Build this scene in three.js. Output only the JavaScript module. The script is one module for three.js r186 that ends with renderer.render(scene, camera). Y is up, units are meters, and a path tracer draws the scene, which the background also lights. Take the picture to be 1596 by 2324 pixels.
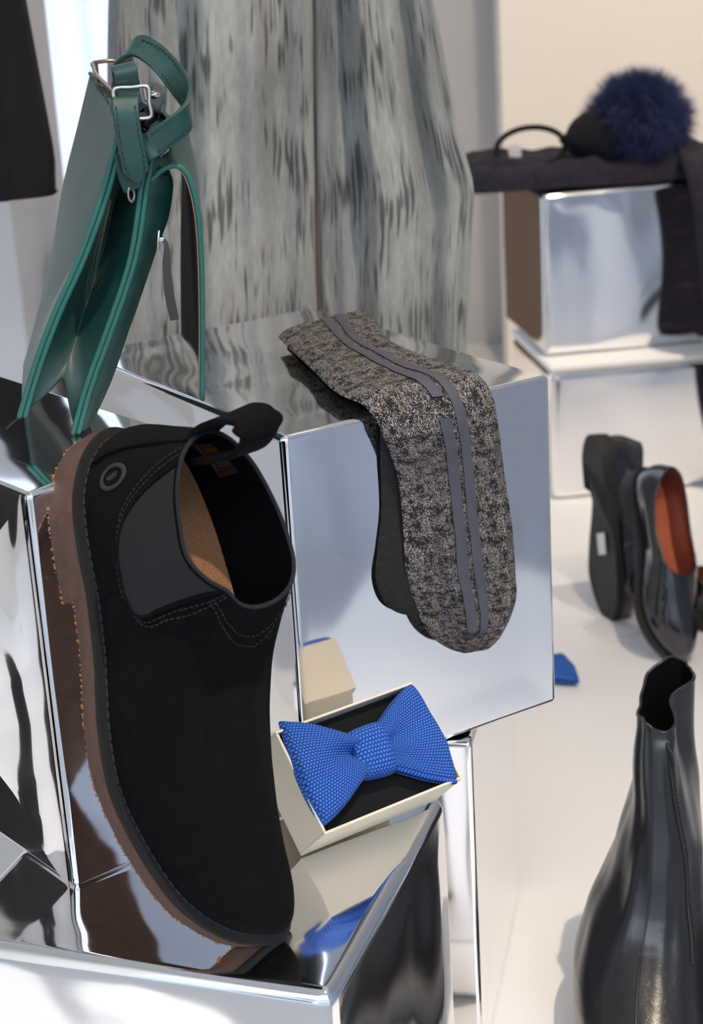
import * as THREE from 'three';
import { ImprovedNoise } from 'three/addons/math/ImprovedNoise.js';
import { mergeGeometries, mergeVertices } from 'three/addons/utils/BufferGeometryUtils.js';
import { RoundedBoxGeometry } from 'three/addons/geometries/RoundedBoxGeometry.js';
import { RectAreaLightUniformsLib } from 'three/addons/lights/RectAreaLightUniformsLib.js';

// ---------------------------------------------------------------- camera, sky, lights, exposure
const scene = new THREE.Scene();
const camera = new THREE.PerspectiveCamera(32.6, 1596 / 2324, 0.05, 60);
camera.position.set(0, 0.83, 0);
camera.quaternion.setFromRotationMatrix(new THREE.Matrix4().makeBasis(
  new THREE.Vector3(0.9982, -0.0563, 0.0193), new THREE.Vector3(0.0595, 0.9441, -0.3243), new THREE.Vector3(0, 0.3248, 0.9458)));
camera.focus = 1.1;
camera.userData.fStop = 10;
scene.add(camera);

const renderer = new THREE.WebGLRenderer();
renderer.toneMapping = THREE.LinearToneMapping;
renderer.toneMappingExposure = 1.8;
renderer.shadowMap.enabled = true;
RectAreaLightUniformsLib.init();

// an even, bright overcast sky outside the shop window
{
  const w = 64, h = 32, d = new Float32Array(w * h * 4);
  for (let y = 0; y < h; y++) for (let x = 0; x < w; x++) {
    const up = (y + 0.5) / h * 2 - 1, i = (y * w + x) * 4, k = up < 0 ? 0.6 : 0.9 + 0.25 * up;
    d[i] = 0.86 * k; d[i + 1] = 0.93 * k; d[i + 2] = 1.04 * k; d[i + 3] = 1;
  }
  const t = new THREE.DataTexture(d, w, h, THREE.RGBAFormat, THREE.FloatType);
  t.mapping = THREE.EquirectangularReflectionMapping; t.magFilter = THREE.LinearFilter; t.needsUpdate = true;
  scene.background = t;
  scene.environment = t;
}
const SKY = 2.6;
scene.backgroundIntensity = SKY; scene.environmentIntensity = SKY;

// ---------------------------------------------------------------- helpers
const V = (x, y, z) => new THREE.Vector3(x, y, z);
const V2 = (x, y) => new THREE.Vector2(x, y);
const lerp = (a, b, t) => a + (b - a) * t;
const clamp = (x, a = 0, b = 1) => Math.min(b, Math.max(a, x));
const smooth = (a, b, x) => { const t = clamp((x - a) / (b - a)); return t * t * (3 - 2 * t); };
const pw = (x, pts) => {                                   // smooth curve through [x, y] stations
  if (x <= pts[0][0]) return pts[0][1];
  for (let i = 1; i < pts.length; i++) if (x <= pts[i][0]) {
    const t = (x - pts[i - 1][0]) / (pts[i][0] - pts[i - 1][0]);
    return lerp(pts[i - 1][1], pts[i][1], t * t * (3 - 2 * t));
  }
  return pts[pts.length - 1][1];
};
const pl = (x, pts) => {                                   // straight pieces
  if (x <= pts[0][0]) return pts[0][1];
  for (let i = 1; i < pts.length; i++) if (x <= pts[i][0]) return lerp(pts[i - 1][1], pts[i][1], (x - pts[i - 1][0]) / (pts[i][0] - pts[i - 1][0]));
  return pts[pts.length - 1][1];
};
function rng(seed) { return () => { seed |= 0; seed = seed + 0x6D2B79F5 | 0; let t = Math.imul(seed ^ seed >>> 15, 1 | seed); t = t + Math.imul(t ^ t >>> 7, 61 | t) ^ t; return ((t ^ t >>> 14) >>> 0) / 4294967296; }; }
const PN = new ImprovedNoise();
const noise = (x, y = 0, z = 0) => PN.noise(x + 11.3, y + 7.7, z + 3.1);
const fbm = (x, y, z, o = 3) => { let s = 0, a = 1; for (let i = 0; i < o; i++) { s += a * noise(x, y, z); x *= 2.03; y *= 2.03; z *= 2.03; a *= 0.5; } return s; };
const curve = (pts, closed = false) => new THREE.CatmullRomCurve3(pts.map((p) => V(...p)), closed, 'centripetal');

// grid surface; fn(u, v) -> [x, y, z]; uv taken as u*su, v*sv (metres)
function grid(nu, nv, fn, { su = 1, sv = 1, flip = false, us = null, vs = null } = {}) {
  const pos = [], uv = [], idx = [];
  for (let j = 0; j <= nv; j++) for (let i = 0; i <= nu; i++) {
    const u = us ? us[i] : i / nu, v = vs ? vs[j] : j / nv, p = fn(u, v);
    pos.push(p[0], p[1], p[2]); uv.push(u * su, v * sv);
  }
  for (let j = 0; j < nv; j++) for (let i = 0; i < nu; i++) {
    const a = j * (nu + 1) + i, b = a + 1, c = a + nu + 1, d = c + 1;
    if (flip) idx.push(a, c, b, b, c, d); else idx.push(a, b, c, b, d, c);
  }
  const g = new THREE.BufferGeometry();
  g.setAttribute('position', new THREE.Float32BufferAttribute(pos, 3));
  g.setAttribute('uv', new THREE.Float32BufferAttribute(uv, 2));
  g.setIndex(idx); g.computeVertexNormals();
  return g;
}
// smooth normals across seams of a closed grid, uv seam kept
function weldNormals(g) {
  const p = g.attributes.position, n = g.attributes.normal, m = new Map();
  const key = (i) => Math.round(p.getX(i) * 2e5) + ',' + Math.round(p.getY(i) * 2e5) + ',' + Math.round(p.getZ(i) * 2e5);
  for (let i = 0; i < p.count; i++) { const k = key(i), a = m.get(k) || [0, 0, 0]; a[0] += n.getX(i); a[1] += n.getY(i); a[2] += n.getZ(i); m.set(k, a); }
  for (let i = 0; i < p.count; i++) { const a = m.get(key(i)), l = Math.hypot(...a) || 1; n.setXYZ(i, a[0] / l, a[1] / l, a[2] / l); }
  return g;
}
function tube(pts, r, seg = 40, rad = 8, closed = false) {
  const g = new THREE.TubeGeometry(curve(pts, closed), seg, r, rad, closed), a = g.attributes.uv, L = seg * r;
  for (let i = 0; i < a.count; i++) a.setXY(i, a.getX(i) * L, a.getY(i) * r * 6);
  if (!closed) {
    const c = curve(pts, false), caps = [c.getPoint(0), c.getPoint(1)].map((p) => new THREE.SphereGeometry(r, rad, 6).translate(p.x, p.y, p.z));
    return merge([g, ...caps]);
  }
  return g;
}
function merge(list) {
  const l = list.map((g) => { const h = g.index ? g.toNonIndexed() : g; for (const k of Object.keys(h.attributes)) if (!['position', 'normal', 'uv'].includes(k)) h.deleteAttribute(k); return h; });
  return mergeGeometries(l, false);
}
// a strap: rectangular cross-section swept along centre points with a width direction per point
function ribbon(centres, widths, thick, seg = 60, wide = null) {
  const c = curve(centres), w = curve(widths), n = seg;
  const ring = [[-1, -1], [-0.92, -1.0], [0.92, -1.0], [1, -1], [1.02, 0], [1, 1], [0.92, 1.05], [0, 1.12], [-0.92, 1.05], [-1, 1], [-1.02, 0]];
  const fn = (u, v) => {
    const p = c.getPoint(u), t = c.getTangent(u), wd = w.getPoint(u), half = wd.length() * (wide ? wide(u) : 1);
    wd.addScaledVector(t, -wd.dot(t)).normalize();
    const nn = V().crossVectors(t, wd).normalize();
    const k = v * ring.length % ring.length, i = Math.floor(k) % ring.length, q = ring[i];
    return p.addScaledVector(wd, q[0] * half).addScaledVector(nn, q[1] * thick / 2).toArray();
  };
  const L = c.getLength();
  const body = grid(n, ring.length, (u, v) => fn(u, Math.round(v * ring.length) / ring.length), { su: L, sv: 0.03 });
  const cap = (u, f) => { const pts = ring.map((_, i) => fn(u, i / ring.length)), g = new THREE.BufferGeometry(), pos = [], uv = []; for (let i = 1; i < pts.length - 1; i++) { const tri = f ? [pts[0], pts[i + 1], pts[i]] : [pts[0], pts[i], pts[i + 1]]; for (const q of tri) { pos.push(...q); uv.push(q[0], q[1]); } } g.setAttribute('position', new THREE.Float32BufferAttribute(pos, 3)); g.setAttribute('uv', new THREE.Float32BufferAttribute(uv, 2)); g.computeVertexNormals(); return g; };
  weldNormals(body);
  return merge([body, cap(0, true), cap(1, false)]);
}
// little thread dashes along a polyline of points, each dash lying on the surface
function stitches(pts, len = 0.0026, gap = 0.0014, r = 0.00035, closed = false, lift = null) {
  const c = curve(pts, closed), L = c.getLength(), n = Math.max(1, Math.floor(L / (len + gap))), out = [];
  for (let i = 0; i < n; i++) {
    const a = c.getPointAt((i + 0.12) / n), b = c.getPointAt(Math.min(1, (i + 0.12 + len / (len + gap)) / n));
    if (lift) { a.add(lift); b.add(lift); }
    const g = new THREE.CylinderGeometry(r, r, a.distanceTo(b), 5, 1).toNonIndexed();
    const q = new THREE.Quaternion().setFromUnitVectors(V(0, 1, 0), b.clone().sub(a).normalize());
    g.applyQuaternion(q).translate((a.x + b.x) / 2, (a.y + b.y) / 2, (a.z + b.z) / 2);
    out.push(g);
  }
  return merge(out);
}
function flatPoly(pts, y, up = true, uvk = 1) {            // polygon in the xz plane at height y (number or function)
  const tri = THREE.ShapeUtils.triangulateShape(pts.map((p) => V2(p[0], p[1])), []), pos = [], uv = [], idx = [];
  pts.forEach((p, i) => { pos.push(p[0], typeof y === 'function' ? y(p, i) : y, p[1]); uv.push(p[0] * uvk, p[1] * uvk); });
  for (const t of tri) idx.push(...(up ? [t[0], t[2], t[1]] : t));
  const g = new THREE.BufferGeometry();
  g.setAttribute('position', new THREE.Float32BufferAttribute(pos, 3)); g.setAttribute('uv', new THREE.Float32BufferAttribute(uv, 2));
  g.setIndex(idx); g.computeVertexNormals();
  const n = g.attributes.normal; let s = 0; for (let i = 0; i < n.count; i++) s += n.getY(i);
  if ((s > 0) !== up) { const a = g.index.array; for (let i = 0; i < a.length; i += 3) { const k = a[i + 1]; a[i + 1] = a[i + 2]; a[i + 2] = k; } g.computeVertexNormals(); }
  return g;
}
// textures -------------------------------------------------------
function tex(n, fn, srgb = true, m = n) {
  const d = new Uint8Array(n * m * 4);
  for (let y = 0; y < m; y++) for (let x = 0; x < n; x++) {
    const c = fn(x / n, y / m, x, y), i = (y * n + x) * 4;
    if (typeof c === 'number') { d[i] = d[i + 1] = d[i + 2] = clamp(c) * 255; } else { d[i] = clamp(c[0]) * 255; d[i + 1] = clamp(c[1]) * 255; d[i + 2] = clamp(c[2]) * 255; }
    d[i + 3] = 255;
  }
  const t = new THREE.DataTexture(d, n, m); t.wrapS = t.wrapT = THREE.RepeatWrapping; t.magFilter = THREE.LinearFilter;
  if (srgb) t.colorSpace = THREE.SRGBColorSpace; t.needsUpdate = true; return t;
}
const rep = (t, sx, sy = sx) => { const c = t.clone(); c.repeat.set(1 / sx, 1 / sy); c.needsUpdate = true; return c; };   // one tile covers sx by sy metres
// noise that tiles over the unit square, k features across
const tn = (u, v, k, seed = 0) => {
  const a = noise(u * k, v * k, seed), b = noise((u - 1) * k, v * k, seed), c = noise(u * k, (v - 1) * k, seed), d = noise((u - 1) * k, (v - 1) * k, seed);
  return lerp(lerp(a, b, u), lerp(c, d, u), v);
};
const std = (o) => new THREE.MeshStandardMaterial(o);
const phys = (o) => new THREE.MeshPhysicalMaterial(o);
const lin = (r, g, b) => new THREE.Color().setRGB(r, g, b);
// objects --------------------------------------------------------
const used = {};
const numbered = (n) => { const k = used[n] = (used[n] ?? -1) + 1; return k ? n + '_' + String(k).padStart(3, '0') : n; };
function shade(o) { o.traverse((m) => { if (m.isMesh) { m.castShadow = true; m.receiveShadow = true; } }); return o; }
function thing(name, label, category, group) {
  const o = new THREE.Group(); o.name = numbered(name); o.userData = { label, category }; if (group) o.userData.group = group; scene.add(o); return o;
}
function part(name, geo, mat, parent, data) {
  const m = new THREE.Mesh(geo, mat);
  let n = 0; for (const c of parent.children) if (c.name === name || c.name.startsWith(name + '_0')) n++;
  m.name = n ? name + '_' + String(n).padStart(3, '0') : name;
  if (data) Object.assign(m.userData, data);
  parent.add(m); return m;
}
function tag(m, name, label, category, group) { m.name = numbered(name); m.userData = { label, category }; if (group) m.userData.group = group; scene.add(m); return m; }
function struct(name, geo, mat, parent = scene) { const m = new THREE.Mesh(geo, mat); m.name = name; if (parent === scene) m.userData.kind = 'structure'; parent.add(m); return m; }

// ---------------------------------------------------------------- materials
const M = {};
M.wall = std({ color: lin(0.80, 0.80, 0.80), roughness: 0.85 });
M.beige = std({ color: lin(0.78, 0.735, 0.68), roughness: 0.85 });
M.cream = std({ color: lin(0.82, 0.77, 0.69), roughness: 0.85 });
M.floor = phys({ color: lin(0.90, 0.885, 0.875), roughness: 0.28 });
M.white = std({ color: lin(0.90, 0.905, 0.91), roughness: 0.5 });
M.brownwood = std({ color: lin(0.11, 0.075, 0.055), roughness: 0.6, map: null });
M.stone = std({ color: lin(0.33, 0.34, 0.36), roughness: 0.6 });
M.paving = std({ color: lin(0.2, 0.21, 0.225), roughness: 0.9 });
M.darkmetal = std({ color: lin(0.03, 0.03, 0.035), roughness: 0.4, metalness: 0.6 });
M.foil = std({ color: lin(0.93, 0.935, 0.95), metalness: 1, roughness: 0.07 });

// black suede: short nap with a scatter of pale fibre tips
const suedeC = tex(512, (u, v, x, y) => { const r = noise(x * 0.61, y * 0.61, 2) * 0.5 + 0.5, f = tn(u, v, 9, 4), s = r > 0.80 ? 0.16 : 0; return [0.045 + 0.026 * f + 0.03 * r + s * 0.6, 0.041 + 0.02 * f + 0.028 * r + s * 0.53, 0.044 + 0.014 * f + 0.03 * r + s * 0.5]; });
const suedeB = tex(512, (u, v, x, y) => 0.5 + 0.35 * noise(x * 0.45, y * 0.45, 9) + 0.2 * tn(u, v, 40, 1), false);
M.suede = phys({ map: rep(suedeC, 0.10), bumpMap: rep(suedeB, 0.08), bumpScale: 0.0008, roughness: 1, sheen: 0.2, sheenColor: lin(0.12, 0.11, 0.11), sheenRoughness: 0.6, specularIntensity: 0.2 });
M.lining = phys({ color: lin(0.004, 0.004, 0.005), roughness: 0.95, specularIntensity: 0.15 });
const elasC = tex(128, (u, v) => { const a = Math.pow(Math.abs(Math.sin((u + v) * Math.PI * 24)), 2), b = 0.5 + 0.5 * Math.sin((u - v) * Math.PI * 48); const k = 0.045 + 0.075 * a * b; return [k, k, k * 1.02]; });
M.elastic = std({ map: rep(elasC, 0.02), bumpMap: rep(elasC, 0.02), bumpScale: 0.0006, roughness: 0.85 });
M.binding = std({ color: lin(0.011, 0.011, 0.015), roughness: 0.85, bumpMap: rep(suedeB, 0.02), bumpScale: 0.0004 });
M.thread = std({ color: lin(0.02, 0.019, 0.018), roughness: 0.8 });
const rubC = tex(256, (u, v, x, y) => { const f = tn(u, v, 6, 3) + 0.5 * tn(u, v, 14, 5) + 0.25 * noise(x * 0.7, y * 0.7, 1); return [0.37 + 0.07 * f, 0.26 + 0.06 * f, 0.21 + 0.05 * f]; });
M.crepe = std({ map: rep(rubC, 0.05), bumpMap: rep(suedeB, 0.03), bumpScale: 0.0004, roughness: 0.62 });
M.crumb = std({ color: lin(0.36, 0.15, 0.06), roughness: 0.7 });
const corkC = tex(256, (u, v, x, y) => { const a = noise(x * 0.33, y * 0.2, 6), b = noise(x * 0.7, y * 0.7, 8), d = a + b < -0.5 ? -0.16 : a > 0.34 ? 0.1 : 0; return [0.55 + 0.12 * a + d, 0.39 + 0.1 * a + d * 0.8, 0.26 + 0.07 * a + d * 0.5]; });
M.cork = std({ map: rep(corkC, 0.035), roughness: 0.9, bumpMap: rep(corkC, 0.035), bumpScale: 0.0003 });
M.welt = std({ color: lin(0.006, 0.0055, 0.0055), roughness: 0.75, bumpMap: rep(suedeB, 0.02), bumpScale: 0.0006 });

// green leather
const leaC = tex(512, (u, v, x, y) => { const f = tn(u, v, 7, 3) + 0.6 * tn(u, v, 19, 4), g = 0.5 * noise(x * 0.35, y * 0.9, 5); const k = 1 + 0.16 * f + 0.07 * g; return [0.06 * k + 0.02 * f, 0.245 * k, 0.228 * k]; });
const leaB = tex(512, (u, v, x, y) => 0.5 + 0.22 * Math.abs(noise(x * 0.22, y * 0.22, 4)) + 0.2 * noise(x * 0.5, y * 0.5, 6) + 0.15 * tn(u, v, 24, 2), false);
M.leather = phys({ map: rep(leaC, 0.09), bumpMap: rep(leaB, 0.05), bumpScale: 0.0005, roughness: 0.42, specularIntensity: 1, clearcoat: 0.35, clearcoatRoughness: 0.38, sheen: 0.6, sheenColor: lin(0.42, 0.5, 0.44), sheenRoughness: 0.45 });
M.piping = phys({ color: lin(0.02, 0.135, 0.11), roughness: 0.42, bumpMap: rep(leaB, 0.03), bumpScale: 0.0004 });
M.baglining = std({ color: lin(0.018, 0.016, 0.016), roughness: 0.9 });
M.tape = std({ color: lin(0.05, 0.045, 0.04), roughness: 0.85 });
M.zipmetal = std({ color: lin(0.42, 0.33, 0.25), metalness: 0.9, roughness: 0.35 });
M.silver = std({ color: lin(0.75, 0.73, 0.70), metalness: 1, roughness: 0.22 });
M.pull = phys({ color: lin(0.045, 0.037, 0.036), roughness: 0.45 });
M.bagthread = std({ color: lin(0.018, 0.03, 0.03), roughness: 0.8 });

// blue basket weave
const weaveB = tex(256, (u, v) => { const a = u * 8, b = v * 8, s = Math.floor(b) % 2 * 0.5, x = ((a + s) % 1) - 0.5, y = (b % 1) - 0.5; return clamp(1.05 - 4.1 * x * x - 4.1 * y * y) * 0.9 + 0.05 * Math.sin(a * 30); }, false);
const weaveC = tex(256, (u, v, px, py) => { const a = u * 8, b = v * 8, s = Math.floor(b) % 2 * 0.5, x = ((a + s) % 1) - 0.5, y = (b % 1) - 0.5, k = clamp(1.15 - 3.6 * x * x - 3.6 * y * y), n = 0.08 * noise(px * 0.5, py * 0.5, 1); return [0.08 + 0.17 * k * k + n * 0.6, 0.22 + 0.30 * k * k + n, 0.44 + 0.45 * k + n]; });
M.bowtie = phys({ map: rep(weaveC, 0.0168, 0.0148), bumpMap: rep(weaveB, 0.0168, 0.0148), bumpScale: 0.0006, roughness: 0.85, sheen: 0.3, sheenColor: lin(0.15, 0.25, 0.8), sheenRoughness: 0.5 });
const cardC = tex(256, (u, v, x, y) => { const n = 0.012 * noise(x * 0.6, y * 0.6, 1) + 0.012 * tn(u, v, 12, 2); return [0.895 + n, 0.855 + n, 0.77 + n]; });
M.card = std({ map: rep(cardC, 0.04), roughness: 0.72 });
M.foam = std({ color: lin(0.004, 0.004, 0.005), roughness: 1, bumpMap: rep(suedeB, 0.03), bumpScale: 0.0003 });

// ---------------------------------------------------------------- setting
function foilBoxGeo(w, h, d, { r = 0.004, amp = 0.0012, f = 7, sy = 0.5, fine = 0.00012, ff = 34, seed = 0, n = 46, bulge = null } = {}) {
  const half = [w / 2, h / 2, d / 2], st = (L) => {
    const a = []; const m = 5;
    for (let i = 0; i < m; i++) a.push(-L + r * (1 - Math.tan((1 - i / m) * Math.PI / 4)));
    const k = Math.max(8, Math.round(n * L / 0.14)); for (let i = 0; i <= k; i++) a.push(lerp(-L + r, L - r, i / k));
    for (let i = m - 1; i >= 0; i--) a.push(L - r * (1 - Math.tan((1 - i / m) * Math.PI / 4)));
    return a;
  };
  const S = half.map(st), parts = [];
  const put = (p) => {
    const inner = p.map((x, i) => clamp(x, -(half[i] - r), half[i] - r)), dir = p.map((x, i) => x - inner[i]), l = Math.hypot(...dir) || 1, nn = dir.map((x) => x / l);
    const e = Math.min(...[0, 1, 2].map((i) => (Math.abs(nn[i]) > 0.9 ? 1 : clamp((half[i] - Math.abs(inner[i])) / 0.03))));
    const env = 0.25 + 0.75 * e;
    let o = env * (amp * noise(p[0] * f + seed, p[1] * f * sy, p[2] * f + seed * 2) + amp * 0.35 * noise(p[0] * f * 2.6, p[1] * f * 1.1 + seed, p[2] * f * 2.6 - seed));
    o += fine * noise(p[0] * ff, p[1] * ff * 0.35 + seed, p[2] * ff);
    if (bulge) o += bulge(p, nn);
    return [0, 1, 2].map((i) => inner[i] + nn[i] * (r + o));
  };
  for (let ax = 0; ax < 3; ax++) for (const s of [-1, 1]) {
    const b = (ax + 1) % 3, c = (ax + 2) % 3, U = S[b], W = S[c];
    parts.push(grid(U.length - 1, W.length - 1, (u, v) => {
      const p = []; p[ax] = s * half[ax]; p[b] = U[Math.round(u * (U.length - 1))]; p[c] = W[Math.round(v * (W.length - 1))];
      const q = put(p); return [q[0], q[1] + h / 2, q[2]];
    }, { flip: s < 0 }));
  }
  return weldNormals(merge(parts));
}
// a cube whose near corner (local front right) stands at x, z; yaw turns it
function foilCube(label, [cx, cz], y, yaw, w, h, d, opts, corner = -1) {
  const t = thing('foil_cube', label, 'display cube', 'mirror foil display cubes');
  t.rotation.y = yaw;
  const o = V(-corner * w / 2, 0, -d / 2).applyAxisAngle(V(0, 1, 0), yaw);
  t.position.set(cx + o.x, y, cz + o.z);
  part('foil_wrap', foilBoxGeo(w, h, d, opts), M.foil, t);
  return t;
}

// ---------------------------------------------------------------- setting
const CT = 0.271, BT = 0.520, AT = 0.5275;                  // tops of the low cubes and of the two standing on them
{
  // floor of the display: two white boards with a joint between them
  const fl = new THREE.Group(); fl.name = 'floor'; fl.userData.kind = 'structure'; scene.add(fl);
  const j = (x) => -1.8775 - (x - 0.2303) * 0.322;
  const ext = (pts) => { const s = new THREE.Shape(pts.map((p) => V2(p[0], -p[1]))); const g = new THREE.ExtrudeGeometry(s, { depth: 0.04, bevelEnabled: true, bevelSize: 0.0015, bevelThickness: 0.0015, bevelSegments: 2 }); g.rotateX(-Math.PI / 2); g.translate(0, -0.0415, 0); return g; };
  part('floor_board', ext([[-1.7, j(-1.7) + 0.003], [2.5, j(2.5) + 0.003], [2.5, -0.62], [-1.7, -0.62]]), M.floor, fl);
  part('floor_board', ext([[-1.7, -3.5], [2.5, -3.5], [2.5, j(2.5) - 0.003], [-1.7, j(-1.7) - 0.003]]), M.floor, fl);
  const bx = (x0, x1, y0, y1, z0, z1) => new THREE.BoxGeometry(x1 - x0, y1 - y0, z1 - z0).translate((x0 + x1) / 2, (y0 + y1) / 2, (z0 + z1) / 2);
  struct('window_sill', bx(-1.6, 2.4, -0.042, -0.006, -0.615, 0.62), M.stone);
  struct('floor_base', bx(-1.8, 2.6, -0.25, -0.042, -3.6, 0.7), M.darkmetal);
  struct('ceiling', bx(-1.8, 2.6, 2.7, 2.85, -3.6, 0.7), M.wall);
  struct('wall_back', merge([bx(-0.25, 2.6, 0, 2.7, -3.6, -3.4), bx(-1.8, -1.55, 0, 2.7, -3.6, -3.4), bx(-1.55, -0.25, 2.5, 2.7, -3.6, -3.4), bx(-1.55, -0.25, 0, 0.06, -3.6, -3.4)]), M.wall);
  // added back window to brighten the left rear, behind a white sheer curtain
  M.sheer = phys({ color: lin(0.66, 0.69, 0.74), roughness: 1, transmission: 0.5, thickness: 0 });
  tag(new THREE.Mesh(grid(260, 2, (u, v) => [lerp(-1.56, -0.24, u), lerp(0.02, 2.55, v), -3.36 + 0.018 * Math.sin(u * 95 + 1.3 * Math.sin(u * 17)) ], {}), M.sheer), 'curtain', 'white sheer curtain in front of a back window added for brightness', 'curtain');
  struct('wall_right', bx(2.4, 2.6, 0, 2.7, -3.4, 0.7), M.wall);
  struct('wall_left', bx(-1.8, -1.6, 0, 2.7, -3.4, 0.7), M.cream);
  struct('wall_front', merge([bx(-1.6, 2.4, 2.55, 2.7, 0.5, 0.7), bx(-1.6, 2.4, -0.04, 0.05, 0.62, 0.7)]), M.wall);
  // warm painted partition on the right, in front of the back wall
  struct('wall_partition', bx(0.303, 2.4, 0, 2.7, -3.2, -3.1), M.beige);
  struct('door_1', bx(-0.16, 0.17, 0, 2.1, -3.4, -3.36), M.brownwood);
  struct('pavement', bx(-12, 14, -0.45, -0.25, 0.7, 14), M.paving);
  // pale blue canvas screen added off frame right to darken the cube front reflections
  M.canvas = std({ color: lin(0.40, 0.44, 0.51), roughness: 0.95 });
  const sc = thing('added_canvas_screen', 'added pale blue canvas screen beside the display, there only to be mirrored in the foil', 'screen');
  part('panel', grid(60, 4, (u, v) => [1.02 + 0.03 * Math.sin(u * 19) + 0.015 * Math.sin(u * 47), 0.0 + 1.5 * v, lerp(-1.75, 0.25, u)], {}), M.canvas, sc);
  part('foot', bx(0.92, 1.12, 0, 0.02, -1.6, -1.5), M.darkmetal, sc); part('foot', bx(0.92, 1.12, 0, 0.02, 0.0, 0.1), M.darkmetal, sc);
  // black dress form added off frame left to darken the upright block reflection
  const df = thing('dress_form', 'added black dress on a slim form left of the display, put in for its dark reflection', 'dress form');
  df.position.set(-0.78, 0, -1.22);
  M.blackcloth = std({ color: lin(0.008, 0.008, 0.009), roughness: 0.9 });
  part('dress', new THREE.LatheGeometry([[0.001, 0.02], [0.17, 0.02], [0.165, 0.25], [0.13, 0.55], [0.105, 0.75], [0.13, 0.95], [0.14, 1.08], [0.10, 1.2], [0.04, 1.24], [0.035, 1.3], [0.001, 1.31]].map((p) => V2(...p)), 40).scale(0.8, 1, 0.6), M.blackcloth, df);
  // the street front opposite, mirrored in the foil
  const fc = thing('street_facade', 'grey plastered house front across the street, seen only mirrored in the foil', 'building');
  M.plaster = std({ color: lin(0.33, 0.36, 0.40), roughness: 0.9 }); M.darkglass = phys({ color: lin(0.02, 0.022, 0.025), roughness: 0.15 });
  part('wall', bx(-14, 16, -0.45, 7.5, 9, 9.4), M.plaster, fc);
  for (let k = -6; k <= 7; k++) for (const [y0, y1] of [[-0.2, 2.2], [3.3, 5.2]]) { const f = part('window', bx(k * 2.1, k * 2.1 + 1.15, y0, y1, 8.93, 9), M.white, fc); part('pane', bx(k * 2.1 + 0.08, k * 2.1 + 1.07, y0 + 0.1, y1 - 0.08, 8.91, 8.935), M.darkglass, f); }
}
// ceiling spotlights, warm
function spot(x, z, tx, ty, tz, power, label) {
  const t = thing('ceiling_spotlight', label, 'spotlight', 'warm ceiling spotlights');
  t.position.set(x, 2.58, z);
  t.lookAt(tx, ty, tz);
  part('housing', new THREE.LatheGeometry([V2(0.001, -0.06), V2(0.04, -0.06), V2(0.045, -0.05), V2(0.048, 0.04), V2(0.044, 0.042), V2(0.04, 0.02), V2(0.001, 0.018)], 24).rotateX(Math.PI / 2), M.white, t);
  part('lamp', new THREE.SphereGeometry(0.018, 16, 12).translate(0, 0, 0.05), M.lamp, t);
  const l = new THREE.SpotLight(lin(1, 0.82, 0.62), power, 0, 0.42, 0.6, 2);
  l.position.set(0, 0, 0.075); l.target.position.set(0, 0, 1); l.castShadow = true; l.shadow.radius = 1; t.add(l, l.target);
}
M.lamp = std({ color: lin(0.1, 0.1, 0.1), emissive: lin(1, 0.78, 0.55), emissiveIntensity: 30 });
spot(0.7, -0.5, 0.0, 0.5, -1.1, 6.5, 'round ceiling spotlight nearest the window, aimed at the suede boot');
spot(0.9, -1.7, 0.55, 0.5, -2.7, 7.5, 'round ceiling spotlight aimed at the rear foil cubes and the partition');
spot(0.35, -2.3, 0.25, 0.6, -3.4, 2.6, 'added ceiling spotlight to brighten the grey back wall beside the trousers');  // extra spotlight put in to lift the back wall

// ---------------------------------------------------------------- foil cubes
const YB = 0.5562;
foilCube('mirror foil cube carrying the folded glitter socks', [-0.0407, -1.0546], CT, YB, 0.2165, BT - CT, 0.3125, { seed: 1, amp: 0.0034, f: 5, sy: 0.45, r: 0.0048, fine: 0.00032, ff: 22 });
const cubeA = foilCube('upright mirror foil block with a creased triangular side fold, behind the suede boot', [-0.1829, -0.945], CT, 0.68, 0.130, AT - CT, 0.30, { seed: 5, amp: 0.001, f: 6, r: 0.004, bulge: (p, n) => (n[1] > 0.9 ? 0.0032 * (1 - Math.pow(p[0] / 0.065, 2)) : 0) });
foilCube('low mirror foil cube under the suede boot and the gift box', [-0.026, -0.8175], 0, -0.335, 0.25, CT, 0.235, { seed: 9, amp: 0.0045, f: 6, sy: 1, r: 0.009, fine: 0.0002 }, 1);
foilCube('mirror foil cube standing on the floor under the sock cube', [0.0750, -1.1150], 0, -0.22, 0.25, CT - 0.0015, 0.25, { seed: 13, amp: 0.002, f: 6, sy: 0.4, r: 0.004 }, 1);
foilCube('mirror foil cube on the floor behind the loafers', [0.295, -2.414], 0, 0.12, 0.25, 0.1895, 0.25, { seed: 17, amp: 0.004, f: 6, r: 0.010 });
foilCube('mirror foil cube draped with the dark knit and the earmuffs', [0.294, -2.474], 0.2005, 0.13, 0.25, 0.235, 0.25, { seed: 21, amp: 0.005, f: 6, r: 0.009 });
foilCube('mirror foil cube half hidden behind the green handbag', [-0.325, -2.06], 0, 0.06, 0.25, 0.45, 0.25, { seed: 25, amp: 0.003, f: 8, sy: 0.3, r: 0.005 });
foilCube('low mirror foil block on the floor behind the black ankle boot', [0.285, -1.07], 0, 0.0, 0.25, 0.1, 0.18, { seed: 29, amp: 0.002, f: 8, r: 0.006 });
{ // white board on the lower rear cube
  const o = V(0.125, 0, -0.125).applyAxisAngle(V(0, 1, 0), 0.12), b = tag(new THREE.Mesh(new RoundedBoxGeometry(0.252, 0.008, 0.252, 3, 0.002).translate(0, 0.004, 0), M.white), 'shelf_board', 'thin white board between the two rear foil cubes', 'board');
  b.position.set(0.295 + o.x, 0.1915, -2.413 + o.z); b.rotation.y = 0.12;
}
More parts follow.
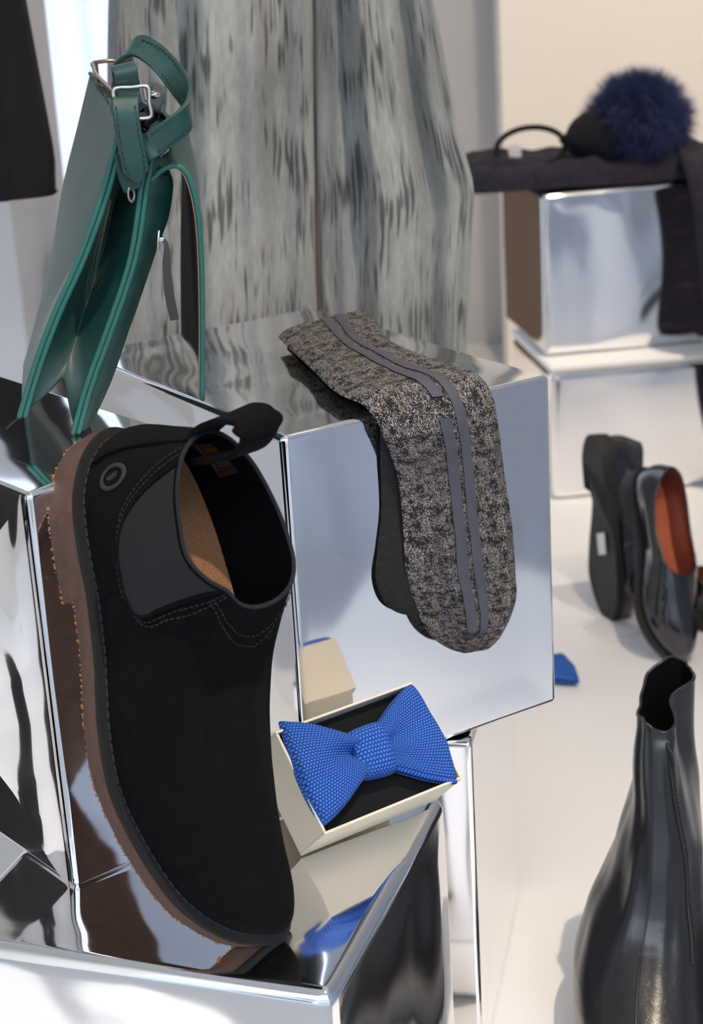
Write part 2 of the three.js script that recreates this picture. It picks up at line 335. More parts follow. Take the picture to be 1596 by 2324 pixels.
{ // triangular gift-wrap fold on the left side of the upright block
  const H = AT - CT, w = 0.13, d = 0.30;
  const fn = (u, v) => {
    const y = v * H, reach = 0.125 * (1 - Math.abs(v * 2 - 1)) , s = u * Math.max(reach, 0.0008);
    const lift = 0.0016 + 0.020 * Math.pow(s / 0.125, 1.3) + 0.0045 * noise(s * 26, y * 11, 4) * smooth(0, 0.02, s) + 0.003 * Math.abs(noise(s * 9 + y * 14, y * 5, 2)) * smooth(0, 0.02, s);
    return [-w / 2 - 0.0015 - lift, y, d / 2 - s - 0.002];
  };
  part('foil_fold', merge([grid(40, 60, fn, { flip: false }), grid(40, 60, (u, v) => { const p = fn(u, v); p[0] += 0.0006; return p; }, { flip: true })]), M.foil, cubeA);
}

// ---------------------------------------------------------------- footwear builder
// upper grown from the feather line (edge of the sole) to the collar along curved meridians
function resample(pts, n, closed) { const c = new THREE.CatmullRomCurve3(pts.map((p) => V(p[0], 0, p[1])), closed, 'centripetal'); c.arcLengthDivisions = 800; return c.getSpacedPoints(n).map((p) => [p.x, p.z]); }
function inset(ring, k) {                                   // ring runs heel -> lateral -> toe -> medial, closed
  const n = ring.length; return ring.map((p, i) => {
    const a = ring[(i + n - 1) % n], b = ring[(i + 1) % n], dx = b[0] - a[0], dz = b[1] - a[1], l = Math.hypot(dx, dz) || 1;
    return [p[0] + dz / l * -k * -1 * (1) * 1 * 0 + (dz / l) * k, p[1] - (dx / l) * k];
  });
}
class Shoe {
  constructor({ outline, welt, collar, baseY, meridian, match, N = 144 }) {
    this.N = N; const r = resample(outline, N, true); r.pop(); this.out = r;
    this.feather = inset(r, welt); this.baseY = baseY; this.meridian = meridian; this.match = match;
    // collar ring as fraction 0..1 round, from its back over the lateral side
    this.collarC = new THREE.CatmullRomCurve3(collar.map((p) => V(...p)), true, 'centripetal'); this.collarC.arcLengthDivisions = 600;
    // index of the toe tip: farthest x
    let k = 0; r.forEach((p, i) => { if (p[0] > r[k][0]) k = i; }); this.toe = k;
    this.frontFrac = this.findFront();
  }
  findFront() { let b = 0, m = -1; for (let i = 0; i < 400; i++) { const p = this.collarC.getPointAt(i / 400); if (p.x > m) { m = p.x; b = i / 400; } } return b; }
  at(ring, f) { const n = ring.length, k = ((f % 1) + 1) % 1 * n, i = Math.floor(k) % n, t = k - Math.floor(k), a = ring[i], b = ring[(i + 1) % n]; return [lerp(a[0], b[0], t), lerp(a[1], b[1], t)]; }
  // s in 0..1 round the feather line; side +1 lateral, -1 medial; g 0 heel .. 1 toe on that side
  sides(s) { s = ((s % 1) + 1) % 1; const T = this.toe / this.N; return s <= T ? { side: 1, g: s / T } : { side: -1, g: (1 - s) / (1 - T) }; }
  ofSide(side, g) { const T = this.toe / this.N; return side > 0 ? g * T : 1 - g * (1 - T); }
  surf(s, t, off = 0) {
    const { side, g } = this.sides(s), f = this.at(this.feather, s), q = this.match(g), F = this.frontFrac;
    const cf = side > 0 ? q * F : 1 - q * (1 - F), C = this.collarC.getPointAt(((cf % 1) + 1) % 1);
    const a = this.at(this.feather, s - 0.004), b = this.at(this.feather, s + 0.004), dx = b[0] - a[0], dz = b[1] - a[1], l = Math.hypot(dx, dz) || 1;
    const nx = -dz / l, nz = dx / l;                        // outward
    const m = this.meridian(g, side, C), P0 = V(f[0], this.baseY(f[0]), f[1]);
    const P1 = V(P0.x + nx * m.out, P0.y + m.up, P0.z + nz * m.out), P2 = V(C.x + m.d[0], C.y + m.d[1], C.z + m.d[2] * side);
    const u = 1 - t, p = V().addScaledVector(P0, u * u * u).addScaledVector(P1, 3 * u * u * t).addScaledVector(P2, 3 * u * t * t).addScaledVector(C, t * t * t);
    if (off) { p.addScaledVector(this.normal(s, t), off); }
    return p;
  }
  normal(s, t) {
    const e = 0.004, t0 = clamp(t, e, 1 - e), a = this.surf(s - e, t0), b = this.surf(s + e, t0), c = this.surf(s, t0 - e), d = this.surf(s, t0 + e);
    return V().crossVectors(b.sub(a), d.sub(c)).normalize();
  }
  shell(nt, off, t0 = 0, t1 = 1, flip = false, wob = null) {
    return weldNormals(grid(this.N, nt, (u, v) => { const t = lerp(t0, t1, v), o = typeof off === 'function' ? off(u, t) : off; return this.surf(u, t, o + (wob ? wob(u, t) : 0)).toArray(); }, { su: 0.72, sv: 0.14, flip }));
  }
  rim(r, lift = 0) { const pts = []; for (let i = 0; i < 120; i++) { const s = i / 120, p = this.surf(s, 1, -0.0012); p.y += lift; pts.push(p); } const c = new THREE.CatmullRomCurve3(pts, true); const g = new THREE.TubeGeometry(c, 240, r, 10, true), a = g.attributes.uv; for (let i = 0; i < a.count; i++) a.setXY(i, a.getX(i) * 0.3, a.getY(i) * 0.01); return g; }
  patch(nu, nv, fn, off, su, sv, flip = false) { return grid(nu, nv, (u, v) => { const [s, t] = fn(u, v); return this.surf(s, t, off).toArray(); }, { su, sv, flip }); }
  line(fn, n, off) { const o = []; for (let i = 0; i <= n; i++) { const [s, t] = fn(i / n); o.push(this.surf(s, t, off).toArray()); } return o; }
  // band standing on the outline between two heights, offsets inward in metres
  wall(ring, y0, y1, rows = 4, bulge = 0) {
    const n = ring.length; return weldNormals(grid(n, rows, (u, v) => { const i = Math.round(u * n) % n, p = ring[i], b = bulge * Math.sin(v * Math.PI), c = this.outN(ring, i); return [p[0] + c[0] * b, lerp(y0(p[0], i), y1(p[0], i), v), p[1] + c[1] * b]; }, { su: 0.7, sv: 0.03 }));
  }
  outN(ring, i) { const n = ring.length, a = ring[(i + n - 1) % n], b = ring[(i + 1) % n], dx = b[0] - a[0], dz = b[1] - a[1], l = Math.hypot(dx, dz) || 1; return [-dz / l, dx / l]; }
  ledge(outer, inner, y) { const n = outer.length; return weldNormals(grid(n, 1, (u, v) => { const i = Math.round(u * n) % n, p = v < 0.5 ? outer[i] : inner[i]; return [p[0], y(outer[i][0]), p[1]]; }, { su: 0.7, sv: 0.008 })); }
}

// ---------------------------------------------------------------- black suede boot
{
  const boot = thing('suede_boot', 'large black suede slip-on boot with brown crepe sole leaning against the foil block', 'boot');
  boot.position.set(-0.1606, -0.2945 + 0.83, -0.9884).add(V(0.527, 0.6, 0.85).multiplyScalar(0.005));
  boot.quaternion.setFromRotationMatrix(new THREE.Matrix4().makeBasis(V(0.2636, -0.9103, 0.3192).normalize(), V(0.6535, 0.4119, 0.635).normalize(), V(-0.7095, 0.0413, 0.7035).normalize()));
  const outline = [[-0.0062, -0.003], [0.0036, 0.0154], [0.0254, 0.031], [0.055, 0.039], [0.085, 0.0432], [0.115, 0.0485], [0.155, 0.0585], [0.19, 0.0618], [0.2365, 0.055], [0.267, 0.0443], [0.2918, 0.0239], [0.303, 0.004], [0.3065, -0.006], [0.304, -0.015], [0.296, -0.0215], [0.280, -0.026], [0.2575, -0.0315], [0.2214, -0.040], [0.18, -0.039], [0.14, -0.037], [0.10, -0.039], [0.06, -0.04], [0.028, -0.036], [0.006, -0.027], [-0.004, -0.016]];
  const spring = (x) => 0.012 * Math.pow(clamp((x - 0.19) / 0.117), 2);
  const yTop = (x) => spring(x) + pl(x, [[0, 0.0262], [0.08, 0.0245], [0.19, 0.0118], [0.31, 0.0108]]);
  const collar = [[0.017, 0.113, -0.004], [0.024, 0.111, 0.012], [0.04, 0.107, 0.021], [0.06, 0.104, 0.026], [0.08, 0.102, 0.027], [0.095, 0.105, 0.021], [0.104, 0.109, 0.014], [0.113, 0.105, 0.005], [0.118, 0.102, -0.008], [0.118, 0.104, -0.022], [0.113, 0.108, -0.031], [0.103, 0.108, -0.039], [0.083, 0.104, -0.045], [0.06, 0.105, -0.042], [0.038, 0.108, -0.033], [0.022, 0.112, -0.018]];
  const shoe = new Shoe({
    outline, welt: 0.0062, collar, baseY: (x) => yTop(x) + 0.003, N: 160,
    match: (g) => pl(g, [[0, 0], [0.1, 0.16], [0.44, 0.74], [0.62, 0.86], [1, 1]]),
    meridian: (g, side) => ({
      out: pl(g, [[0, 0.006], [0.15, 0.003], [0.4, 0.001], [0.6, 0.0045], [0.85, 0.005], [1, 0.005]]),
      up: side > 0 ? pl(g, [[0, 0.03], [0.3, 0.032], [0.5, 0.04], [0.75, 0.043], [1, 0.045]]) : pl(g, [[0, 0.03], [0.3, 0.03], [0.45, 0.022], [0.75, 0.03], [0.9, 0.038], [1, 0.045]]),
      d: [pl(g, [[0, -0.012], [0.15, -0.004], [0.42, 0.0], [0.55, 0.03], [0.8, 0.05], [1, 0.06]]), pl(g, [[0, -0.04], [0.4, -0.036], [0.55, -0.05], [0.75, -0.082], [1, -0.098]]), pl(g, [[0, 0], [0.15, 0.008], [0.35, 0.012], [0.6, 0.012], [0.85, 0.006], [1, 0]])],
    }),
  });
  const N = shoe.N, out = shoe.out, R = rng(4);
  // crepe outsole with heel block, ragged at its lower edge
  const yBot = (x) => spring(x) + (x < 0.0815 ? 0 : pl(x, [[0.0815, 0.0105], [0.11, 0.0075], [0.175, 0]]));
  const rag = out.map(() => (R() - 0.5) * 0.0012);
  const fine = [];                                          // extra stations where the heel steps
  out.forEach((p, i) => { fine.push(p); const q = out[(i + 1) % N]; if ((p[0] - 0.0815) * (q[0] - 0.0815) < 0) { const t = (0.0815 - p[0]) / (q[0] - p[0]); for (const e of [-0.02, 0.02]) fine.push([lerp(p[0], q[0], t) + (q[0] > p[0] ? e : -e) * 0.01, lerp(p[1], q[1], t)]); } });
  const bot = (x, i) => yBot(x) + (rag[i % N] || 0) * 0.6;
  part('outsole', merge([shoe.wall(fine, bot, (x) => yTop(x), 6, 0.0012), flatPoly(fine, (p, i) => bot(p[0], i), false), shoe.ledge(fine, inset(fine, 0.02), yTop)]), M.crepe, boot);
  const cr = [];
  for (let k = 0; k < 420; k++) {
    const f = R(), p = shoe.at(out, f), i = Math.floor(f * N), n = shoe.outN(out, i), s = 0.0004 + 0.0009 * R() * R();
    const g = new THREE.IcosahedronGeometry(s, 0); g.scale(1, 0.7 + R(), 1); g.rotateX(R() * 3); g.rotateY(R() * 3);
    g.translate(p[0] + n[0] * 0.0003, yBot(p[0]) - 0.0002 + R() * 0.0008, p[1] + n[1] * 0.0003); cr.push(g);
  }
  for (let k = 0; k < 60; k++) { const z = lerp(-0.03, 0.043, R()), g = new THREE.IcosahedronGeometry(0.0005 + 0.0006 * R(), 0); g.translate(0.0818, 0.0005 + 0.010 * R(), z); cr.push(g); }
  part('sole_crumbs', merge(cr), M.crumb, boot, { kind: 'stuff', label: 'orange rubber crumbs along the ragged sole edge' });
  // welt: dark leather strip with stitches
  const w0 = inset(out, 0.0003), w1 = inset(out, 0.0085);
  part('welt', merge([shoe.wall(w0, (x) => yTop(x) - 0.0002, (x) => yTop(x) + 0.0034, 3, 0.0008), shoe.ledge(w0, w1, (x) => yTop(x) + 0.0034)]), M.welt, boot);
  const ws = inset(out, 0.0056), wp = []; for (let i = 0; i < N; i += 2) wp.push([ws[i][0], yTop(ws[i][0]) + 0.0037, ws[i][1]]);
  part('welt_stitching', stitches(wp, 0.0042, 0.0018, 0.0006, true), M.thread, boot, { kind: 'stuff' });
  // upper
  const wob = (u, t) => { const p = shoe.surf(u, t); return 0.0009 * noise(p.x * 26, p.y * 26, p.z * 26) * smooth(0, 0.2, t) + 0.0016 * noise(p.x * 11, p.y * 11, p.z * 11) * smooth(0.1, 0.4, t) * (1 - smooth(0.75, 1, t)); };
  part('upper', shoe.shell(56, 0, 0, 1, true, wob), M.suede, boot);
  part('lining', shoe.shell(30, -0.0028, 0.04, 1, false), M.lining, boot);
  part('collar_binding', shoe.rim(0.0013), M.binding, boot);
  part('footbed', flatPoly(inset(out, 0.006).filter((p) => p[0] < 0.128).map((p) => [p[0], Math.min(p[1], 0.016)]), (p) => 0.056 - 0.05 * Math.max(0, p[0] - 0.1), true), M.cork, boot, { label: 'brown cork footbed inside the boot' });
  // elastic side panel: rounded at its foot
  const S = (g) => shoe.ofSide(1, g);
  const goreFn = (u, v) => {
    const round = Math.sqrt(clamp(1 - Math.pow(1 - clamp(v / 0.3), 2)));
    const a = pl(v, [[0, 0.235], [0.3, 0.205], [0.65, 0.165], [1, 0.125]]), b = pl(v, [[0, 0.375], [0.35, 0.385], [1, 0.425]]), m = (a + b) / 2 - 0.012 * (1 - round), k = lerp(0.42, 1, round);
    return [S(lerp(m + (a - m) * k, m + (b - m) * k, u)), lerp(0.40, 0.995, v)];
  };
  part('elastic_panel', shoe.patch(48, 48, goreFn, 0.0014, 0.07, 0.06, true), M.elastic, boot, { label: 'ribbed black elastic side panel' });
  const border = (off, grow) => { const pts = []; for (let i = 0; i <= 26; i++) pts.push(goreFn(-grow, 1 - i / 26)); for (let i = 1; i < 10; i++) pts.push([goreFn(i / 10, 0)[0], goreFn(i / 10, 0)[1] - grow * 0.35]); for (let i = 0; i <= 26; i++) pts.push(goreFn(1 + grow, i / 26)); return pts.map(([s, t]) => shoe.surf(s, clamp(t, 0, 1), off).toArray()); };
  part('panel_edge', tube(border(0.0012, 0.03), 0.0011, 160, 7), M.suede, boot);
  part('panel_stitching', merge([stitches(border(0.0012, 0.10), 0.002, 0.0013, 0.00035), stitches(border(0.0012, 0.16), 0.002, 0.0013, 0.00035)]), M.thread, boot, { kind: 'stuff' });
  // heel stay and side seam
  part('heel_stay', merge([-1, 1].map((sd) => tube(shoe.line((k) => [shoe.ofSide(sd, lerp(0.075, 0.05, k)), lerp(0.05, 0.985, k)], 24, 0.0006), 0.0011, 60, 6))), M.suede, boot);
  part('side_seam', tube(shoe.line((k) => [S(lerp(0.30, 0.305, k)), lerp(0.04, 0.40, k)], 12, 0.0003), 0.0009, 30, 6), M.suede, boot);
  part('vamp_stitching', merge([0.93, 0.905].map((t) => stitches(shoe.line((k) => [shoe.ofSide(1, lerp(0.44, 1, k)), t], 30, 0.0007).concat(shoe.line((k) => [shoe.ofSide(-1, lerp(1, 0.45, k)), t], 30, 0.0007).slice(1)), 0.002, 0.0014, 0.00035))), M.thread, boot, { kind: 'stuff' });
  // embossed oval on the heel
  const oval = (ang, rad) => { const c = Math.cos(ang), s = Math.sin(ang); return [S(0.118 + 0.020 * rad * c + 0.010 * rad * s), 0.40 + 0.15 * rad * (-s) + 0.06 * rad * c]; };
  M.emboss = std({ color: lin(0.030, 0.026, 0.026), roughness: 0.95 });
  const ring = weldNormals(grid(60, 4, (u, v) => { const [s, t] = oval(u * Math.PI * 2, lerp(0.74, 1.06, v)); return shoe.surf(s, t, 0.0007 + 0.0005 * Math.sin(v * Math.PI)).toArray(); }));
  const blobs = []; for (let k = 0; k < 7; k++) { const cx = (k % 2 - 0.5) * 0.3, cy = (k / 6 - 0.5) * 1.0; blobs.push(grid(10, 2, (u, v) => { const aa = u * Math.PI * 2, x = cx + Math.cos(aa) * v * 0.2, y = cy + Math.sin(aa) * v * 0.14; const [s, t] = oval(Math.atan2(y, x), Math.hypot(x, y) * 0.7); return shoe.surf(s, t, 0.0008).toArray(); })); }
  part('oval_emblem', merge([ring, ...blobs]), M.emboss, boot, { label: 'embossed oval emblem on the heel' });
  // pull tab at the back of the collar
  part('pull_tab', ribbon([[0.0200, 0.104, -0.006], [0.0170, 0.113, -0.006], [0.0150, 0.126, -0.007], [0.0160, 0.140, -0.008], [0.0215, 0.1500, -0.009], [0.0300, 0.1490, -0.009], [0.0355, 0.139, -0.008], [0.0350, 0.122, -0.007], [0.0310, 0.104, -0.006]], [[0, 0, 0.008], [0, 0, 0.0105], [0.001, 0, 0.0125], [0.002, 0, 0.0132], [0.002, 0, 0.0134], [0.002, 0, 0.0134], [0.001, 0, 0.013], [0, 0, 0.012], [0, 0, 0.011]], 0.0032, 80), M.suede, boot);
  // maker's label on the inside
  const cv = document.createElement('canvas'); cv.width = 256; cv.height = 160; const cx = cv.getContext('2d');
  cx.fillStyle = '#2e1a0b'; cx.fillRect(0, 0, 256, 160); cx.strokeStyle = '#8a5a16'; cx.lineWidth = 5;
  for (let k = 0; k < 8; k++) { cx.beginPath(); cx.moveTo(60 + k * 18, 22); cx.quadraticCurveTo(52 + k * 18 + (k % 3) * 8, 60, 62 + k * 17, 104); cx.stroke(); }
  cx.fillStyle = '#9a6a1a'; cx.font = 'bold 19px sans-serif'; cx.fillText('MADE IN PORTUGAL', 30, 142);
  const lt = new THREE.CanvasTexture(cv); lt.colorSpace = THREE.SRGBColorSpace;
  part('size_label', shoe.patch(10, 8, (u, v) => [shoe.ofSide(-1, lerp(0.085, 0.19, u)), lerp(0.62, 0.86, v)], -0.0040, 1, 1), std({ map: lt, roughness: 0.8 }), boot, { label: 'small brown maker label inside the boot' });
}

// ---------------------------------------------------------------- gift box and bow ties
{
  const w = 0.1081, d = 0.071, h = 0.0405, th = 0.0018;
  const box = thing('gift_box', 'open cream cardboard gift box tilted up in front of the sock cube', 'gift box');
  const bm = new THREE.Matrix4().makeBasis(V(0.8207, 0, -0.5714), V(0.4155, 0.6865, 0.5967).normalize(), V(0.3923, -0.7271, 0.5634).normalize());
  box.position.set(-0.0445, CT + 0.002, -0.9661); box.quaternion.setFromRotationMatrix(bm);
  const rb = (x, y, z, cx, cy, cz, r = 0.0006) => new RoundedBoxGeometry(x, y, z, 3, r).translate(cx, cy, cz);
  part('front_side', rb(w, h, th, w / 2, h / 2, -th / 2), M.card, box);
  part('back_side', rb(w, h, th, w / 2, h / 2, -d + th / 2), M.card, box);
  part('left_side', rb(th, h, d - 2 * th, th / 2, h / 2, -d / 2), M.card, box);
  part('right_side', rb(th, h, d - 2 * th, w - th / 2, h / 2, -d / 2), M.card, box);
  part('bottom', rb(w - 2 * th, th, d - 2 * th, w / 2, th / 2, -d / 2), M.card, box);
  part('foam_insert', rb(w - 2 * th - 0.0006, 0.028, d - 2 * th - 0.0006, w / 2, 0.0175, -d / 2, 0.0015), M.foam, box, { label: 'black foam insert filling the box' });
  // folded-back lid on which the box leans: from the back edge of the bottom down to the cube
  const inv = box.quaternion.clone().invert(), down = V(0, -1, 0).applyQuaternion(inv), back = V(-0.3, 0, -0.95).normalize().applyQuaternion(inv);
  const A0 = V(0.004, 0.001, -d + 0.001), foot = down.clone().multiplyScalar(0.0508).addScaledVector(back, 0.002);
  const nrm = V().crossVectors(V(1, 0, 0), foot).normalize().multiplyScalar(0.0016);
  const lidG = new THREE.BoxGeometry(1, 1, 1); { const p = lidG.attributes.position; for (let i = 0; i < p.count; i++) { const x = p.getX(i) + 0.5, y = p.getY(i) + 0.5, z = p.getZ(i) + 0.5; const q = A0.clone().add(V(x * (w - 0.008), 0, 0)).addScaledVector(foot, y).addScaledVector(nrm, z); p.setXYZ(i, q.x, q.y, q.z); } lidG.computeVertexNormals(); }
  part('lid_flap', lidG, M.card, box);

  const bow = thing('bow_tie', 'bright blue woven bow tie lying in the open cream gift box', 'bow tie');
  // one wing of folded cloth, x outward 0..1
  const wing = (sx) => {
    const L = 0.0425, x0 = 0.0085;
    const outline = (u, v) => {                             // u 0 knot .. 1 outer edge, v -1..1 across
      const half = lerp(0.0130, 0.0360, Math.pow(smooth(-0.15, 1.05, u), 0.9)) * (1 + 0.02 * Math.sin(u * 6));
      const x = x0 + L * u * (1 + 0.075 * (1 - v * v) * u - 0.03 * u * (v > 0 ? v : 0));
      return [x * sx, half * v];
    };
    const layer = (sg) => (u, v0) => {
      const v = v0 * 2 - 1, [x, y] = outline(u, v), e = Math.sqrt(clamp(1 - v * v)), edge = Math.sqrt(clamp(1 - Math.pow(clamp((u - 0.9) / 0.1), 2)));
      let z = (0.0030 + 0.0085 * Math.sin(Math.PI * clamp(u * 0.55 + 0.30))) * Math.pow(e, 0.6) * lerp(0.18, 1, edge);
      const fold = Math.exp(-Math.pow((v - 0.12) / (0.16 + 0.34 * u), 2)) * Math.pow(1 - u, 1.3);
      z -= 0.0105 * fold; z += 0.0022 * Math.sin(v * 5 + u * 2 + sx) * (1 - u * 0.4) * e;
      z += 0.0010 * noise(x * 90, y * 90, sx) * e;
      return sg > 0 ? [x, y, z + 0.0015] : [x, y, -0.0015 - 0.0042 * e * edge];
    };
    const end = [];
    return weldNormals(merge([grid(40, 40, layer(1), { su: 0.045, sv: 0.062, flip: sx < 0 }), grid(40, 40, layer(-1), { su: 0.045, sv: 0.062, flip: sx > 0 }),
      grid(40, 2, (u, v) => { const a = layer(1)(1, u), b = layer(-1)(1, u); return [lerp(a[0], b[0], v) + 0.0008 * sx * Math.sin(v * Math.PI), lerp(a[1], b[1], v), lerp(a[2], b[2], v)]; }, { su: 0.062, sv: 0.003 }),
      ...[0, 1].map((k) => grid(40, 1, (u, v) => { const a = layer(1)(u, k), b = layer(-1)(u, k); return [lerp(a[0], b[0], v), lerp(a[1], b[1], v), lerp(a[2], b[2], v)]; }, { su: 0.045, sv: 0.003 }))]));
  };
  part('wing', wing(-1), M.bowtie, bow); part('wing', wing(1), M.bowtie, bow);
  // knot: band wrapped across the middle
  part('knot', weldNormals(merge([grid(40, 48, (u, v) => {
    const a = v * Math.PI * 2, x = (u - 0.5) * 0.0265, ex = Math.pow(Math.abs(u - 0.5) * 2, 4), ry = 0.0178 * (1 - 0.10 * ex) * (1 + 0.10 * (u - 0.5)), rz = 0.0125 * (1 - 0.30 * ex);
    const c = Math.cos(a), s = Math.sin(a), q = Math.pow(Math.pow(Math.abs(c), 3) + Math.pow(Math.abs(s), 3), -1 / 3);
    return [x + 0.0012 * Math.sin(a * 2), ry * c * q * 0.96, 0.0005 + rz * s * q * (s < 0 ? 0.6 : 1.0) + 0.0006 * noise(x * 120, c * 2, s * 2)];
  }, { su: 0.0235, sv: 0.08 }), ...[0, 1].map((k) => grid(1, 48, (u, v) => {
    const a = v * Math.PI * 2, c = Math.cos(a), s = Math.sin(a), q = Math.pow(Math.pow(Math.abs(c), 3) + Math.pow(Math.abs(s), 3), -1 / 3) * lerp(0.35, 1, u);
    return [(k - 0.5) * 0.0265 + 0.0012 * Math.sin(a * 2), 0.0178 * 0.9 * (1 + 0.1 * (k - 0.5)) * c * q * 0.96, 0.0005 + 0.0125 * 0.7 * s * q * (s < 0 ? 0.6 : 1)];
  }, { su: 0.012, sv: 0.08 }))])), M.bowtie, bow);
  const bx = V(0.8207, 0, -0.5714), up = V(0.4155, 0.6865, 0.5967).normalize(), bz = V(0.3923, -0.7271, 0.5634).normalize();
  const X = bx.clone().applyAxisAngle(up, -0.06), Y = V().crossVectors(up, X);
  bow.quaternion.setFromRotationMatrix(new THREE.Matrix4().makeBasis(X, Y, up));
  bow.position.copy(box.position).addScaledVector(bx, 0.0545).addScaledVector(up, 0.0382).addScaledVector(bz, -0.0375);
  // a second one on the floor behind the cube
  const b2 = bow.clone(); b2.name = numbered('bow_tie'); b2.userData = { label: 'blue bow tie on the floor, mostly hidden behind the sock cube', category: 'bow tie' }; scene.add(b2);
  b2.position.set(0.186, 0.0075, -1.80); b2.rotation.set(-Math.PI / 2, 0, 0.1);
}

// ---------------------------------------------------------------- glitter socks
{
  const R = rng(8), n = 512, fl = new Float32Array(n * n * 3), base = new Float32Array(n * n);
  for (let y = 0; y < n; y++) for (let x = 0; x < n; x++) base[y * n + x] = 0.5 + 0.75 * tn(x / n, y / n, 9, 3) + 0.6 * tn(x / n, y / n, 26, 5) + 0.35 * tn(x / n, y / n, 60, 6);
  const metal = new Float32Array(n * n);
  for (let k = 0; k < 30000; k++) {
    const x = Math.floor(R() * n), y = Math.floor(R() * n); if (base[y * n + x] < 0.16 + R() * 0.70) continue;
    const hue = R(), c = hue < 0.6 ? [0.96, 0.95, 0.92] : hue < 0.82 ? [0.96, 0.72, 0.50] : [0.70, 0.83, 0.97], b = 0.72 + 0.28 * R(), w = 2 + (R() < 0.3), h = 2 + (R() < 0.45);
    for (let j = 0; j < h; j++) for (let i = 0; i < w; i++) { const q = ((y + j) % n) * n + (x + i) % n; for (let m = 0; m < 3; m++) fl[q * 3 + m] = c[m] * b; metal[q] = 1; }
  }
  const knit = (u, v) => 0.5 + 0.5 * Math.sin(u * Math.PI * 2 * 64) * Math.sin(v * Math.PI * 2 * 64);
  const C = tex(n, (u, v, x, y) => { const q = y * n + x; if (metal[q]) return [fl[q * 3], fl[q * 3 + 1], fl[q * 3 + 2]]; const k = 0.075 + 0.045 * knit(u, v) + 0.03 * base[q]; return [k, k, k * 1.03]; });
  const MR = tex(n, (u, v, x, y) => { const m = metal[y * n + x]; return [0, m ? 0.4 : 0.9, m ? 0.22 : 0]; }, false);
  const B = tex(n, (u, v, x, y) => 0.2 + 0.2 * knit(u, v) + (metal[y * n + x] ? 0.25 + 0.5 * fl[(y * n + x) * 3] * noise(x * 0.71, y * 0.83, 5) : 0) + 0.4 * noise(x * 0.37, y * 0.37, 2), false);
  const S = 0.068;
  M.sock = std({ map: rep(C, S), roughnessMap: rep(MR, S), metalnessMap: rep(MR, S), metalness: 1, roughness: 1, bumpMap: rep(B, S), bumpScale: 0.0009 });
  const C2 = tex(n, (u, v, x, y) => { const q = y * n + x, k = 0.075 + 0.045 * knit(u, v) + 0.03 * base[q] + (metal[q] && (x * 7 + y * 3) % 5 === 0 ? 0.24 : 0); return [k, k * 0.97, k * 0.98]; });  // duller, darker knit copy that carries the lower sock's shade in its colour
  M.sockshaded = std({ map: rep(C2, S), bumpMap: rep(B, S), bumpScale: 0.0006, roughness: 0.9 });
  const stC = tex(128, (u, v) => { const k = 0.30 + 0.05 * Math.sin(u * Math.PI * 2 * 24); return [k, k, k * 1.12]; });
  M.band = std({ map: rep(stC, 0.02), roughness: 0.75, bumpMap: rep(stC, 0.02), bumpScale: 0.0006 });
  // cloth coordinates: a along the cube's front top edge, b back over its top, negative down its front
  const e1 = V(Math.cos(YB), 0, -Math.sin(YB)), nf = V(Math.sin(YB), 0, Math.cos(YB)), F = V(-0.0407, BT, -1.0546);
  const bend = (a, b, o) => {                               // o: height over the cube
    const r = 0.012 + o, arc = 0.012 * Math.PI / 2; let y, z;
    if (b > 0) { z = -b; y = o; const s = 0; return V().copy(F).addScaledVector(e1, a).addScaledVector(nf, z - 0.010).add(V(0, y, 0)); }
    if (b > -arc) { const t = -b / 0.012; z = -0.010 + r * Math.sin(t); y = -0.012 + r * Math.cos(t); return V().copy(F).addScaledVector(e1, a).addScaledVector(nf, z).add(V(0, y, 0)); }
    y = -0.012 + (b + arc); z = 0.002 + o; return V().copy(F).addScaledVector(e1, a).addScaledVector(nf, z).add(V(0, y, 0));
  };
  // left and right outline as [along, a, b] stations
  const sock = (name, left, right, lift, th, label, opt = {}) => {
    const t = thing('sock', label, 'sock', 'pair of glitter socks');
    const cl = new THREE.CatmullRomCurve3(left.map((p) => V(p[0], p[1], 0)), false, 'centripetal'), cr = new THREE.CatmullRomCurve3(right.map((p) => V(p[0], p[1], 0)), false, 'centripetal');
    const pos = (s, v, off) => {
      const l = cl.getPoint(s), r = cr.getPoint(s), k = (v + 1) / 2, a = lerp(l.x, r.x, k), b = lerp(l.y, r.y, k);
      const e = Math.pow(clamp(1 - Math.pow(Math.abs(v), 6)), 0.5) * Math.pow(clamp((1 - s) / 0.05), 0.5);
      let hgt = lift(s, v);
      if (off > 0) hgt += th * e * (0.55 + 0.45 * e) + (opt.relief ? opt.relief(s, v) : 0) * e + (off - 1);
      return bend(a, b, hgt);
    };
    const g = merge([grid(70, 190, (u, s) => pos(s, u * 2 - 1, 1).toArray(), { su: 0.1, sv: 0.46 }), grid(24, 100, (u, s) => pos(s, u * 2 - 1, 0).toArray(), { su: 0.1, sv: 0.46, flip: true }),
      ...[-1, 1].map((v) => grid(3, 190, (u, s) => pos(s, v, u < 0.5 ? 1 : 0).toArray(), { su: 0.006, sv: 0.46 })), grid(40, 2, (u, s) => { const p = pos(0, u * 2 - 1, 1), q = pos(0, u * 2 - 1, 0); return p.lerp(q, s).toArray(); }, { su: 0.1, sv: 0.006 })]);
    part('knit', weldNormals(g), opt.mat || M.sock, t);
    if (opt.bands) for (const [c, wd, s0, s1] of opt.bands) part('stripe', merge([grid(8, 160, (u, s) => { const ss = lerp(s0, s1, s); return pos(ss, c(ss) + wd(ss) * (u - 0.5), 1.0006 + 0.0007 * Math.pow(Math.sin(Math.PI * clamp(u, 0.02, 0.98)), 0.3)).toArray(); }, { su: 0.009, sv: 0.42 })]), M.band, t, { label: 'plain grey stripe along the sock' });
    return t;
  };
  const k = 0.83;
  const low = (p) => p.map(([a, b]) => [a * k, b * k]);
